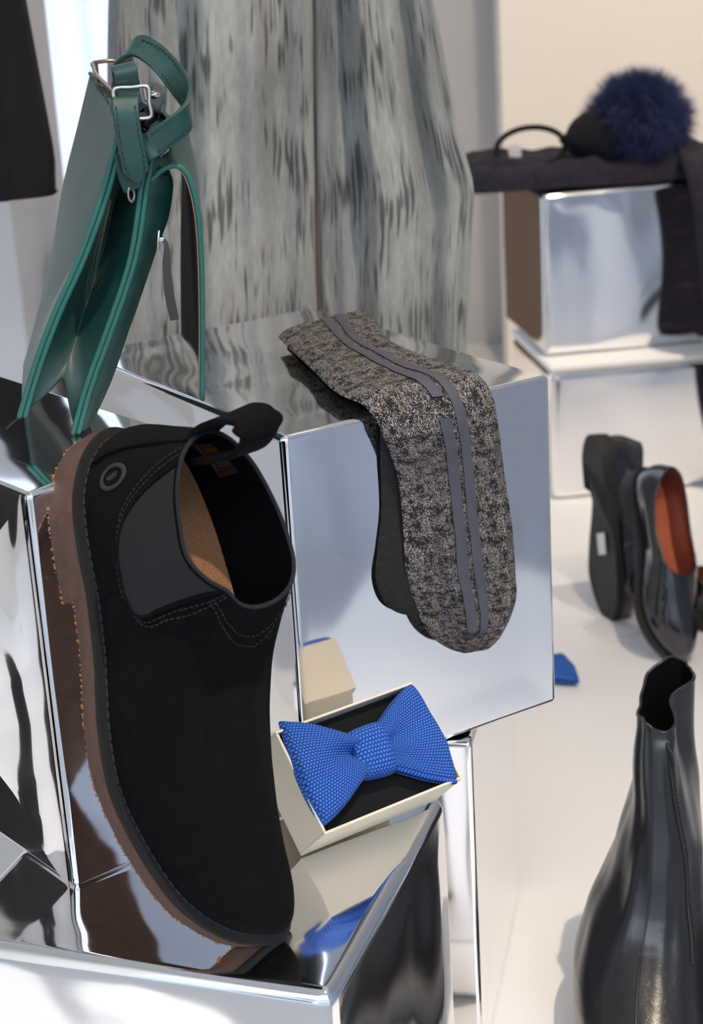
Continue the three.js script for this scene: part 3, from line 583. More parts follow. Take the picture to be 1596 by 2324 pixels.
  // lower sock: its foot shows at the left, close to the foil
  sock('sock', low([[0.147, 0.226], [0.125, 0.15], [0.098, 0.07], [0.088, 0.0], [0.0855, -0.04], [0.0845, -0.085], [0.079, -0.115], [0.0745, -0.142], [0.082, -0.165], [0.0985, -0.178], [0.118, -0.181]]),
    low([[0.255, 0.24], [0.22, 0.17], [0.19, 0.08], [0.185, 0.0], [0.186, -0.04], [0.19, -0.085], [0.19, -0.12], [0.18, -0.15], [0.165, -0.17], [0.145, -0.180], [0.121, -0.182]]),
    (s) => 0.001 + 0.0015 * Math.sin(s * 9), 0.005, 'lower sock turned to its duller side with its shade painted in, foot showing left of the glittering one', { mat: M.sockshaded });
  // upper sock
  const mid = (s, v) => { const l = 0; return l; };
  const rel = (s, v) => {
    let z = 0.0012 * fbm(s * 13, v * 1.7, 2.2, 3);
    z += 0.0046 * Math.exp(-Math.pow((v - lerp(-0.62, -0.30, smooth(0.62, 0.95, s))) / 0.07, 2)) * smooth(0.55, 0.72, s) * (1 - smooth(0.9, 0.97, s));
    z -= 0.0040 * Math.exp(-Math.pow((v - lerp(-0.48, -0.16, smooth(0.62, 0.95, s))) / 0.09, 2)) * smooth(0.58, 0.74, s) * (1 - smooth(0.9, 0.96, s));
    z += 0.0036 * Math.exp(-Math.pow((v - 0.74) / 0.05, 2)) * smooth(0.38, 0.55, s) * (1 - smooth(0.93, 0.99, s));
    z -= 0.0038 * Math.exp(-Math.pow((s - 0.865) / 0.012, 2)) * Math.exp(-Math.pow((v + 0.05) / 0.5, 2));
    return z;
  };
  sock('sock', low([[0.144, 0.234], [0.128, 0.19], [0.112, 0.1415], [0.095, 0.09], [0.076, 0.03], [0.0745, 0.0], [0.088, -0.035], [0.0955, -0.06], [0.0985, -0.10], [0.0995, -0.14], [0.107, -0.172], [0.118, -0.198], [0.133, -0.214], [0.150, -0.224]]),
    low([[0.256, 0.249], [0.232, 0.20], [0.20, 0.135], [0.19, 0.08], [0.188, 0.03], [0.190, -0.005], [0.196, -0.045], [0.2, -0.075], [0.2075, -0.125], [0.2095, -0.165], [0.2085, -0.193], [0.196, -0.213], [0.178, -0.2225], [0.153, -0.2245]]),
    (s, v) => 0.0085 + 0.002 * Math.sin(s * 7), 0.0065, 'upper glitter sock with two grey stripes, toe hanging down the cube front', {
      relief: rel, bands: [[(s) => pl(s, [[0, -0.02], [0.3, 0.02], [0.42, 0.02], [0.6, -0.06], [0.75, -0.02], [1, 0.1]]), () => 0.18, 0.0, 0.405], [(s) => pl(s, [[0, 0.24], [0.3, 0.28], [0.42, 0.28], [0.6, 0.16], [0.75, 0.22], [1, 0.3]]), () => 0.18, 0.0, 0.87], [(s) => pl(s, [[0.41, -0.0], [0.6, -0.10], [0.75, -0.07], [0.9, 0.0]]), () => 0.2, 0.42, 0.875]],
    });
}

// ---------------------------------------------------------------- green handbag, seen from its end
{
  const bag = thing('handbag', 'dark green leather shoulder bag with looped strap leaning over the foil block', 'handbag');
  const Zb = V(0.2201, 0, 0.9755), Xb = V(0.9755, 0, -0.2201);
  bag.position.set(-0.1692, AT + 0.0035, -1.0519);
  bag.quaternion.setFromRotationMatrix(new THREE.Matrix4().makeBasis(Xb, V(0, 1, 0), Zb));
  const c2 = (pts) => new THREE.CatmullRomCurve3(pts.map((p) => V(p[0], p[1], p[2] || 0)), false, 'centripetal');
  const at = (c, t) => c.getPoint(clamp(t));
  const P1 = c2([[-0.0314, 0.0159], [-0.0185, 0.0466], [-0.0029, 0.078], [0.0135, 0.1062], [0.0287, 0.1369], [0.0393, 0.1623], [0.0458, 0.1826], [0.0425, 0.195]]);
  const P2 = c2([[0.0, 0.0015], [0.0108, 0.0292], [0.0298, 0.069], [0.0457, 0.1057], [0.0541, 0.1372], [0.0564, 0.1476], [0.0604, 0.1618], [0.0625, 0.172]]);
  const Vc = c2([[-0.0036, 0.0351, -0.004], [0.0113, 0.0599, -0.028], [0.0283, 0.0939, -0.044], [0.0411, 0.1277, -0.046], [0.0480, 0.1478, -0.042], [0.0535, 0.170, -0.024], [0.0545, 0.183, -0.022]]);
  const far = c2([[-0.0187, -0.002, -0.21], [-0.0057, 0.0309, -0.21], [0.0096, 0.0744, -0.21], [0.0247, 0.1266, -0.21], [0.0388, 0.1654, -0.21], [0.0511, 0.1996, -0.21]]);
  // back panel: a soft, slightly hollow sheet with thickness
  const panel = (cA, cB, th, bow, n = 40) => {
    const f = (o) => (u, v) => { const a = at(cA, v), b = at(cB, v), p = a.lerp(b, u); p.x += bow * Math.sin(Math.PI * u) * Math.sin(Math.PI * v) + 0.0010 * noise(u * 4, v * 5, bow * 900) * Math.sin(Math.PI * u); p.x += o; return p.toArray(); };
    return weldNormals(merge([grid(n, n, f(0), { su: 0.21, sv: 0.2 }), grid(n, n, f(th), { su: 0.21, sv: 0.2, flip: true }), ...[0, 1].map((k) => grid(n, 1, (u, v) => { const a = f(0)(u, k), b = f(th)(u, k); return a.map((x, i) => lerp(x, b[i], v)); }, { su: 0.2, sv: 0.003 })), ...[0, 1].map((k) => grid(1, n, (u, v) => { const a = f(0)(k, v), b = f(th)(k, v); return a.map((x, i) => lerp(x, b[i], u)); }, { su: 0.003, sv: 0.2 }))]));
  };
  part('back_panel', panel(P1, far, 0.0022, -0.006), M.leather, bag, { label: 'smooth back panel, paler where it faces the light' });
  // folded side gusset
  const gus = (o) => (u, v) => { const a = at(P1, v * 0.93), m = at(Vc, v), b = at(P2, v), p = u < 0.5 ? a.lerp(m, u * 2) : m.lerp(b, u * 2 - 1); const k = Math.abs(u - 0.5) * 2; p.z += o + 0.003 * Math.sin(k * Math.PI); p.x += 0.0008 * noise(u * 3, v * 9, 2); return p.toArray(); };
  part('gusset', weldNormals(merge([grid(60, 70, gus(0), { su: 0.09, sv: 0.2 }), grid(60, 70, gus(-0.002), { su: 0.09, sv: 0.2, flip: true }), grid(60, 1, (u, v) => { const a = gus(0)(u, 0), b = gus(-0.002)(u, 0); return a.map((x, i) => lerp(x, b[i], v)); })])), M.leather, bag);
  const along = (c, a, b, n, dx = 0, dz = 0, dy = 0) => { const o = []; for (let i = 0; i <= n; i++) { const p = at(c, lerp(a, b, i / n)); o.push([p.x + dx, p.y + dy, p.z + dz]); } return o; };
  for (const [c, e] of [[P1, 0.90], [P2, 0.94]]) for (const k of [-1, 1]) part('piping', tube(along(c, 0, e, 16, k * 0.0017 + 0.0004, 0.0018), 0.0017, 90, 8), M.piping, bag);
  part('piping', tube([...along(P1, 0.9, 1, 3, 0, 0.001), [0.0435, 0.1975, -0.004], [0.0455, 0.1995, -0.05], [0.0490, 0.2015, -0.13], [0.0515, 0.2005, -0.21]], 0.0014, 60, 8), M.piping, bag);
  part('bottom_seam', stitches([...along(P1, 0, 0, 1), ...[0.15, 0.35, 0.5, 0.65, 0.85, 1].map((u) => { const p = gus(0.0008)(u, 0.004); return p; })], 0.003, 0.0012, 0.0006), M.bagthread, bag, { kind: 'stuff' });
  // front compartment: end strip between second piping and the pocket's outer edge, then the pocket front running away from us
  const fo = c2([[0.0111, 0.0026, -0.006], [0.0273, 0.03, -0.009], [0.0412, 0.0594, -0.012], [0.0565, 0.0909, -0.016], [0.0684, 0.117, -0.018], [0.0752, 0.1335, -0.018], [0.0765, 0.148, -0.014], [0.0735, 0.1575, -0.010], [0.066, 0.161, -0.006]]);
  const foF = c2([[0.02, 0.0, -0.205], [0.0373, 0.03, -0.205], [0.0512, 0.0594, -0.205], [0.0665, 0.0909, -0.205], [0.0784, 0.117, -0.205], [0.0852, 0.1335, -0.205], [0.086, 0.15, -0.205], [0.083, 0.159, -0.205], [0.072, 0.163, -0.205]]);
  part('pocket_side', weldNormals(grid(24, 60, (u, v) => { const a = at(P2, v * 0.93), b = at(fo, v * 0.90), p = a.lerp(b, u); p.z += 0.004 * Math.sin(u * Math.PI) ; p.x += 0.001 * noise(u * 2, v * 8, 5); return p.toArray(); }, { su: 0.03, sv: 0.18 })), M.leather, bag);
  part('pocket_front', panel(fo, foF, -0.0022, 0.003), M.leather, bag);
  // inner body of the bag between pocket and back panel, up to the zipped mouth
  part('pocket_back', weldNormals(grid(30, 30, (u, v) => { const a = at(P2, v), p = V(a.x + 0.012 * u, a.y + 0.004 * u * v, -0.004 - 0.2 * u); return p.toArray(); }, { su: 0.2, sv: 0.18 })), M.leather, bag);
  part('top_lip', ribbon([[0.060, 0.165, -0.002], [0.064, 0.1725, -0.012], [0.071, 0.1755, -0.03], [0.078, 0.180, -0.06], [0.086, 0.1835, -0.11], [0.090, 0.184, -0.18]], [[0.002, 0.009, 0], [0.003, 0.009, 0], [0.004, 0.009, 0], [0.004, 0.010, 0], [0.004, 0.01, 0], [0.004, 0.01, 0]], 0.0024, 60), M.leather, bag);
  part('pocket_seam', stitches([[0.0585, 0.1565, 0.004], [0.066, 0.1545, -0.001], [0.0735, 0.1515, -0.008]], 0.0022, 0.0007, 0.0008), M.bagthread, bag, { kind: 'stuff' });
  // flap: rolls over the pocket and hangs free
  const fl = [0, -0.1, -0.205].map((z, i) => c2([
    [[0.0615, 0.152, z], [0.0675, 0.1565, z], [0.0730, 0.1590, z], [0.0790, 0.1590, z], [0.0845, 0.1535, z], [0.0878, 0.138, z], [0.0885, 0.1014, z], [0.0862, 0.0573, z], [0.0828, 0.0134, z]],
    [[0.064, 0.158, z], [0.0715, 0.1715, z], [0.081, 0.1785, z], [0.0925, 0.1765, z], [0.1015, 0.166, z], [0.1045, 0.144, z], [0.1035, 0.1014, z], [0.1015, 0.055, z], [0.0985, 0.012, z]],
    [[0.068, 0.160, z], [0.077, 0.172, z], [0.088, 0.177, z], [0.1, 0.172, z], [0.108, 0.155, z], [0.110, 0.128, z], [0.108, 0.096, z], [0.104, 0.05, z], [0.1, 0.008, z]]][i]));
  const flp = (o) => (u, v) => {
    const w = u < 0.5 ? [at(fl[0], v), at(fl[1], v), smooth(0, 0.5, u)] : [at(fl[1], v), at(fl[2], v), smooth(0.5, 1, u)], p = w[0].lerp(w[1], w[2]); p.z = -0.205 * u - 0.002;
    const t = at(fl[0], Math.min(1, v + 0.02)).sub(at(fl[0], Math.max(0, v - 0.02))).normalize(); p.x += -t.y * -o; p.y += -t.x * o; if (v > 0.5) p.x += 0.0015 * noise(u * 5, v * 4, 8); return p.toArray();
  };
  const fgrid = (o, flip) => grid(40, 70, flp(o), { su: 0.205, sv: 0.2, flip });
  part('flap', weldNormals(merge([fgrid(0, false), fgrid(0.0012, true), grid(40, 1, (u, v) => { const a = flp(0)(u, 1), b = flp(0.0012)(u, 1); return a.map((x, i) => lerp(x, b[i], v)); })])), M.leather, bag);
  part('flap_lining', fgrid(0.0016, true), M.baglining, bag, { label: 'dark brown lining of the flap' });
  const fe = []; for (let i = 0; i <= 24; i++) { const p = flp(0.0004)(0, i / 24); fe.push([p[0], p[1], p[2] + 0.0012]); }
  part('flap_edge', tube(fe.concat([0.2, 0.6, 1].map((u) => flp(0.0004)(u, 1))), 0.0017, 140, 8), M.piping, bag);
  const fs = fe.slice(2).map((p) => [p[0] - 0.0022, p[1] - 0.0004, p[2] + 0.0006]);
  part('lining_edge', tube(fs, 0.0005, 140, 5), std({ color: lin(0.25, 0.15, 0.11), roughness: 0.8 }), bag);
  // mouth with zip
  part('zip_tape', ribbon([[0.0625, 0.178, -0.03], [0.056, 0.186, -0.012], [0.048, 0.1955, -0.008], [0.0435, 0.2015, -0.03], [0.0445, 0.2035, -0.09], [0.049, 0.2045, -0.15], [0.056, 0.2045, -0.2]], [[0.002, 0.0045, 0], [0.002, 0.0045, 0], [0.001, 0.0045, 0], [0, 0.0045, 0], [0, 0.0045, 0], [0, 0.0045, 0], [0, 0.0045, 0]], 0.001, 70), M.tape, bag);
  part('zip', tube([[0.066, 0.179, -0.034], [0.0585, 0.188, -0.016], [0.0505, 0.1985, -0.010], [0.046, 0.2045, -0.03], [0.045, 0.2075, -0.09], [0.049, 0.2085, -0.15], [0.056, 0.2085, -0.2], [0.07, 0.208, -0.205], [0.08, 0.196, -0.16], [0.075, 0.19, -0.09]], 0.0015, 120, 8), M.zipmetal, bag);
  part('mouth_lining', weldNormals(grid(20, 20, (u, v) => [lerp(0.046, 0.085, u), 0.175 + 0.018 * Math.sin(u * Math.PI) + 0.004 * noise(u * 4, v * 4), -0.02 - 0.18 * v])), std({ color: lin(0.012, 0.028, 0.04), roughness: 0.35 }), bag, { label: 'dark blue satin lining inside the mouth' });
  part('snap', new THREE.SphereGeometry(0.0042, 18, 12).scale(1, 0.6, 1).translate(0.0745, 0.197, -0.05), M.silver, bag);
  part('lock_bar', ribbon([[0.066, 0.166, 0.001], [0.0695, 0.1735, -0.003], [0.0725, 0.1785, -0.008]], [[0.003, -0.001, 0], [0.003, -0.001, 0], [0.0024, -0.001, 0]], 0.0022, 20), M.silver, bag, { label: 'pale metal fitting in the pocket mouth' });
  // strap end hanging down our side, with buckle
  const st = part('strap_end', ribbon([[0.0515, 0.200, 0.001], [0.0505, 0.2015, 0.0075], [0.0495, 0.196, 0.0115], [0.0497, 0.182, 0.013], [0.0515, 0.164, 0.013], [0.0525, 0.1535, 0.011]], [[0.0076, 0.0004, 0], [0.0076, 0.0003, 0], [0.0076, 0, 0], [0.0076, 0.0006, 0], [0.0076, 0.0014, 0], [0.0074, 0.0016, 0]], 0.0026, 60, (u) => (u > 0.88 ? lerp(1, 0.25, (u - 0.88) / 0.12) : 1)), M.leather, bag);
  for (const k of [-1, 1]) part('strap_stitching', stitches([[0.0495 + k * 0.0056, 0.198, 0.0128], [0.0497 + k * 0.0056, 0.182, 0.0146], [0.0515 + k * 0.0056, 0.164 + k * 0.001, 0.0146], [0.0522 + k * 0.0046, 0.157, 0.0136]], 0.0021, 0.001, 0.00045), M.bagthread, bag, { kind: 'stuff' });
  part('strap_fold', ribbon([[0.0535, 0.198, 0.003], [0.053, 0.2075, 0.0015], [0.0525, 0.2165, 0.004], [0.0515, 0.2195, -0.002], [0.0525, 0.212, -0.007], [0.054, 0.2, -0.008]], [[0.0068, 0, 0], [0.0068, 0.0002, 0], [0.0067, 0.0012, 0], [0.0067, 0.001, 0], [0.0068, 0, 0], [0.0068, 0, 0]], 0.0026, 50), M.leather, bag);
  part('strap_tab', ribbon([[0.0470, 0.170, 0.006], [0.0478, 0.158, 0.007], [0.0496, 0.148, 0.005]], [[0.006, 0.0008, -0.001], [0.006, 0.0012, -0.001], [0.0052, 0.0014, -0.001]], 0.0026, 20), M.leather, bag);
  part('hook_ring', new THREE.TorusGeometry(0.0034, 0.0009, 8, 24).scale(0.7, 1.25, 1).rotateY(0.6).translate(0.0485, 0.1455, 0.006), M.zipmetal, bag);
  const rr = 0.0012, bw = 0.0098, bh = 0.0085;
  part('buckle', tube([[-bw, -bh, 0], [-bw, 0, 0], [-bw, bh, 0], [0, bh + 0.0006, 0], [bw, bh, 0], [bw, 0, 0], [bw, -bh, 0], [0, -bh - 0.0006, 0]].map(([x, y]) => [0.0545 + x, 0.1985 + y, 0.006 + 0.1 * x]), rr, 80, 8, true), M.silver, bag, { label: 'silver metal strap buckle' });
  // strap loop
  part('strap_loop', ribbon([[0.0605, 0.186, -0.052], [0.0575, 0.205, -0.053], [0.0585, 0.2205, -0.050], [0.0660, 0.2275, -0.044], [0.0760, 0.2215, -0.034], [0.0855, 0.2075, -0.020], [0.0893, 0.1955, -0.006], [0.0855, 0.1870, 0.005], [0.0750, 0.1805, 0.010], [0.0640, 0.1745, 0.010], [0.0550, 0.170, 0.008]],
    [[0.0075, 0.001, -0.001], [0.0072, 0.002, -0.002], [0.0050, 0.0045, -0.0035], [0.0045, 0.0052, -0.003], [0.0045, 0.0055, -0.002], [0.0035, 0.0066, 0], [0.001, 0.0074, 0.001], [-0.001, 0.0074, 0.001], [-0.002, 0.0072, 0.0005], [-0.002, 0.0072, 0], [-0.002, 0.0072, 0]], 0.0026, 120), M.leather, bag);
  for (const k of [-1, 1]) part('loop_stitching', stitches([[0.0660, 0.2275, -0.0425], [0.0760, 0.2215, -0.0320], [0.0855, 0.2075, -0.0180], [0.0893, 0.1955, -0.0040], [0.0855, 0.1870, 0.0067], [0.0750, 0.1805, 0.0117], [0.0640, 0.1745, 0.0117]].map((p, i) => [p[0] + k * [0.0034, 0.0034, 0.0026, 0.0008, -0.0008, -0.0015, -0.0015][i], p[1] + k * [0.0038, 0.004, 0.0048, 0.0054, 0.0054, 0.0053, 0.0053][i], p[2]]), 0.0021, 0.001, 0.00042), M.bagthread, bag, { kind: 'stuff' });
  // zip puller on the pocket
  part('zip_slider', merge([tube([[0.0640, 0.1205, -0.001], [0.0628, 0.115, 0.0005], [0.0622, 0.110, -0.001]], 0.0009, 16, 8), new RoundedBoxGeometry(0.005, 0.003, 0.004, 2, 0.0008).translate(0.0645, 0.1155, -0.001)]), M.silver, bag);
  part('zip_pull', ribbon([[0.0655, 0.116, 0.0], [0.0672, 0.113, 0.001], [0.0664, 0.100, 0.0014], [0.0664, 0.083, 0.0016], [0.0682, 0.0655, 0.0018]], [[0.0009, 0, 0.0004], [0.0012, 0, 0.0004], [0.0024, 0, 0.0005], [0.0028, 0, 0.0005], [0.0027, 0, 0.0005]], 0.0012, 50), M.pull, bag, { label: 'grey leather zip pull' });
}

// ---------------------------------------------------------------- clothes hanging behind
{
  const C = tex(1024, (u, v, px, py) => {
    const x = u * 0.44, y = v * 0.82, wig = 0.0015 * noise(x * 30, y * 14, 4);
    const clus = noise(x * 26, y * 12, 7) + 0.5 * noise(x * 70, y * 30, 2), d = noise((x + wig) * 330, y * 20, 3) + 0.7 * noise((x + wig) * 640, y * 34, 1);
    const mark = smooth(0.10, 0.55, d * 0.75 + clus * 0.75 - 0.02), cloud = noise(x * 13, y * 7, 8) + 0.6 * noise(x * 40, y * 22, 9);
    const strand = noise(x * 700, y * 60, 5) + 0.6 * noise(x * 420, y * 110, 6), k = 0.63 + 0.11 * cloud + 0.05 * strand - 0.30 * mark + 0.03 * noise(px * 0.6, py * 0.6, 3);
    return [k * 0.975, k * 0.985, k * 0.965];
  });
  const B = tex(512, (u, v, x, y) => 0.5 + 0.3 * Math.sin(u * Math.PI * 2 * 110) + 0.12 * Math.sin(v * Math.PI * 2 * 150) + 0.2 * noise(x * 0.3, y * 0.12, 2), false);
  M.velvet = phys({ map: rep(C, 0.44, 0.82), bumpMap: rep(B, 0.16, 0.16), bumpScale: 0.0008, roughness: 0.62, sheen: 0.9, sheenColor: lin(0.55, 0.62, 0.62), sheenRoughness: 0.35 });
  const t = thing('trousers', 'wide grey crushed velvet trousers hanging behind the foil cubes', 'trousers');
  t.position.set(0, 0.43, -1.6);
  const leg = (x0, x1, seed, phase) => {                   // x0(y), x1(y): left and right outline at height y above the hem
    const fn = (u, v) => {
      const y = v * 0.82, a = u * Math.PI * 2, l = x0(y), r = x1(y), cx = (l + r) / 2, hw = (r - l) / 2, c = Math.cos(a), s = Math.sin(a);
      const folds = 0.014 * Math.sin(c * 6 + phase) + 0.008 * Math.sin(c * 15 + phase * 2 + y * 2) + 0.006 * noise(c * 3 + seed, y * 5, s), deep = 0.046 * (1 - 0.3 * y);
      const sup = Math.sign(s) * Math.pow(Math.abs(s), 0.75);
      return [cx + hw * Math.sign(c) * Math.pow(Math.abs(c), 0.9) + 0.002 * noise(y * 9, seed, s), y, sup * (deep + folds * (s > 0 ? 1 : 0.6))];
    };
    return weldNormals(merge([grid(160, 60, fn, { su: 0.44, sv: 0.82 }), grid(160, 1, (u, v) => { const p = fn(u, 0); return [lerp(p[0], (x0(0) + x1(0)) / 2, v * 0.06), 0.0015 * v, p[2] * (1 - v * 0.06)]; })]));
  };
  part('leg', leg((y) => pl(y, [[0, -0.217], [0.04, -0.215], [0.224, -0.198], [0.33, -0.187], [0.82, -0.12]]), (y) => pl(y, [[0, -0.021], [0.2, -0.013], [0.34, -0.006], [0.82, -0.002]]), 1, 0.6), M.velvet, t);
  part('leg', leg((y) => pl(y, [[0, -0.0185], [0.2, -0.0125], [0.34, -0.006], [0.82, -0.002]]), (y) => pl(y, [[0, 0.117], [0.085, 0.122], [0.157, 0.128], [0.197, 0.119], [0.275, 0.105], [0.325, 0.097], [0.82, 0.07]]), 5, 2.2), M.velvet, t);
  part('waistband', new RoundedBoxGeometry(0.205, 0.05, 0.095, 4, 0.02).translate(-0.025, 0.84, 0), M.velvet, t);
  const woolC = tex(256, (u, v, x, y) => { const k = 0.11 + 0.035 * tn(u, v, 30, 2) + 0.02 * noise(x * 0.7, y * 0.7, 5); return [k, k * 0.98, k * 1.05]; });
  M.wool = std({ map: rep(woolC, 0.06), bumpMap: rep(suedeB, 0.05), bumpScale: 0.001, roughness: 1 });
  const c = thing('coat', 'black wool garment hanging at the upper left, only its straight hem showing', 'coat');
  c.position.set(-0.40, 0.588, -1.7);
  const body = (x0, x1, dz, seed) => weldNormals(merge([grid(120, 40, (u, v) => {
    const y = v * 0.6, a = u * Math.PI * 2, co = Math.cos(a), s = Math.sin(a), l = x0 - 0.01 * y, r = x1 - 0.075 * Math.max(0, y - 0.02) + 0.004 * smooth(0, 0.04, y) - 0.004, q = Math.pow(Math.pow(Math.abs(co), 4) + Math.pow(Math.abs(s), 4), -0.25);
    return [(l + r) / 2 + (r - l) / 2 * co * q, y - 0.004 * (1 - smooth(0, 0.02, y)) * 0, s * q * (0.026 + 0.004 * Math.sin(co * 5 + seed)) + dz];
  }, { su: 0.5, sv: 0.6 }), flatPoly(Array.from({ length: 60 }, (_, i) => { const a = i / 60 * Math.PI * 2, co = Math.cos(a), s = Math.sin(a), q = Math.pow(Math.pow(Math.abs(co), 4) + Math.pow(Math.abs(s), 4), -0.25); return [(x0 + x1) / 2 + ((x1 - x0) / 2 - 0.002) * co * q, s * q * 0.026 + dz]; }), 0.001, false)]));
  part('front_panel', body(0.05, 0.137, 0, 1), M.wool, c);
  part('back_panel', body(0.045, 0.100, 0.012, 3), M.wool, c);
}

// ---------------------------------------------------------------- white plinth at the left
tag(new THREE.Mesh(new RoundedBoxGeometry(0.5, 0.9, 0.4, 4, 0.004).translate(0, 0.45, 0), M.white), 'plinth', 'plain white display plinth at the left edge, below the coat', 'plinth').position.set(-0.60, 0, -2.12);

// ---------------------------------------------------------------- loafers
M.patent = phys({ color: lin(0.006, 0.006, 0.008), roughness: 0.16, clearcoat: 1, clearcoatRoughness: 0.05 });
M.rust = std({ color: lin(0.21, 0.045, 0.022), roughness: 0.6 });
M.insole = std({ color: lin(0.50, 0.125, 0.055), roughness: 0.65 });
M.blacksole = std({ color: lin(0.012, 0.011, 0.012), roughness: 0.6 });
M.sticker = std({ color: lin(0.8, 0.8, 0.84), roughness: 0.5 });
let loaferProto;
{
  const t = thing('loafer', 'black patent loafer with rust-coloured lining, its open side facing us', 'loafer', 'pair of black patent loafers');
  const k = 0.94, outline = [[-0.004, -0.002], [0.004, 0.017], [0.025, 0.027], [0.06, 0.027], [0.095, 0.026], [0.13, 0.032], [0.165, 0.038], [0.19, 0.036], [0.215, 0.026], [0.232, 0.012], [0.24, -0.001], [0.238, -0.012], [0.224, -0.023], [0.20, -0.031], [0.17, -0.036], [0.13, -0.033], [0.09, -0.027], [0.055, -0.027], [0.022, -0.025], [0.003, -0.015]].map((p) => [p[0] * k, p[1] * k]);
  const yTop = (x) => 0.010 + 0.010 * Math.pow(clamp((x - 0.16) / 0.08), 2) + pl(x, [[0, 0.012], [0.07, 0.009], [0.14, 0]]);
  const shoe = new Shoe({
    outline, welt: 0.0035, N: 120, baseY: (x) => yTop(x) + 0.0015,
    collar: [[0.008, 0.067, 0], [0.016, 0.064, 0.014], [0.04, 0.056, 0.024], [0.07, 0.050, 0.027], [0.10, 0.050, 0.026], [0.122, 0.053, 0.022], [0.131, 0.056, 0.012], [0.134, 0.057, 0], [0.131, 0.056, -0.012], [0.122, 0.053, -0.022], [0.10, 0.050, -0.026], [0.07, 0.050, -0.027], [0.04, 0.056, -0.024], [0.016, 0.064, -0.014]],
    match: (g) => pl(g, [[0, 0], [0.1, 0.14], [0.5, 0.78], [0.64, 0.88], [1, 1]]),
    meridian: (g) => ({ out: pl(g, [[0, 0.004], [0.3, 0.001], [0.6, 0.005], [1, 0.004]]), up: pl(g, [[0, 0.02], [0.5, 0.018], [0.75, 0.024], [1, 0.028]]), d: [pl(g, [[0, -0.008], [0.15, 0], [0.5, 0.01], [0.7, 0.04], [1, 0.06]]), pl(g, [[0, -0.02], [0.5, -0.012], [1, -0.006]]), pl(g, [[0, 0], [0.2, 0.004], [0.6, 0.007], [1, 0]])] }),
  });
  const bot = (x) => 0.010 * Math.pow(clamp((x - 0.16) / 0.08), 2) + (x < 0.062 ? 0 : pl(x, [[0.062, 0.011], [0.13, 0.003], [0.16, 0]]));
  part('outsole', merge([shoe.wall(shoe.out, bot, yTop, 4, 0.0006), flatPoly(shoe.out, (p) => bot(p[0]), false), shoe.ledge(shoe.out, inset(shoe.out, 0.014), yTop)]), M.blacksole, t);
  part('upper', shoe.shell(40, 0, 0, 1, true), M.patent, t);
  part('lining', shoe.shell(24, -0.0018, 0.03, 1, false), M.rust, t, { label: 'rust-red leather lining' });
  part('topline', shoe.rim(0.0012), M.patent, t);
  part('insole', flatPoly(inset(shoe.out, 0.0055), (p) => yTop(p[0]) + 0.004, true), M.insole, t, { label: 'orange-brown insole' });
  part('heel_label', new RoundedBoxGeometry(0.034, 0.0012, 0.014, 2, 0.0004).rotateZ(-0.05).translate(0.062, yTop(0.06) + 0.0055, 0.012), M.sticker, t, { label: 'white size sticker on the insole' });
  part('apron_seam', merge([-1, 1].map((sd) => tube(shoe.line((q) => [shoe.ofSide(sd, lerp(0.47, 0.60, q)), lerp(0.98, 0.04, q)], 16, 0.0002), 0.0009, 40, 6))), M.patent, t);
  const place = (o, toe, L, U, toeLocal) => {
    L.normalize(); U.addScaledVector(L, -U.dot(L)).normalize(); const S = V().crossVectors(L, U);
    o.quaternion.setFromRotationMatrix(new THREE.Matrix4().makeBasis(L, U, S)); o.position.copy(toe).sub(toeLocal.clone().applyQuaternion(o.quaternion));
  };
  const tip = V(0.237 * 0.94, 0.0095, 0);
  place(t, V(0.3565, 0.0005, -1.8247), V(0.022, -0.205, 0.118), V(0.52, 0.44, 0.74), tip);
  const o = t.clone(); o.name = numbered('loafer'); o.userData = { label: 'black patent loafer turned away, showing its dark sole and white sticker', category: 'loafer', group: 'pair of black patent loafers' }; scene.add(o);
  place(o, V(0.3085, 0.0005, -1.9555), V(0.006, -0.215, 0.085), V(0.88, 0.1, -0.40), tip);
  // this one carries its sticker on the sole
  const lb = o.children.find((c) => c.name === 'heel_label'); lb.geometry = new RoundedBoxGeometry(0.026, 0.001, 0.018, 2, 0.0003).translate(0.13, 0.0008, 0.004); lb.userData.label = 'white sticker on the outsole';
  const b = t.clone(); b.name = numbered('loafer'); b.userData = { label: 'black shoe cut off by the right edge of the photo, lying on the floor', category: 'loafer' }; scene.add(b);
  b.quaternion.setFromAxisAngle(V(0, 1, 0), -0.9); b.position.set(0.402, 0.001, -1.95);
}

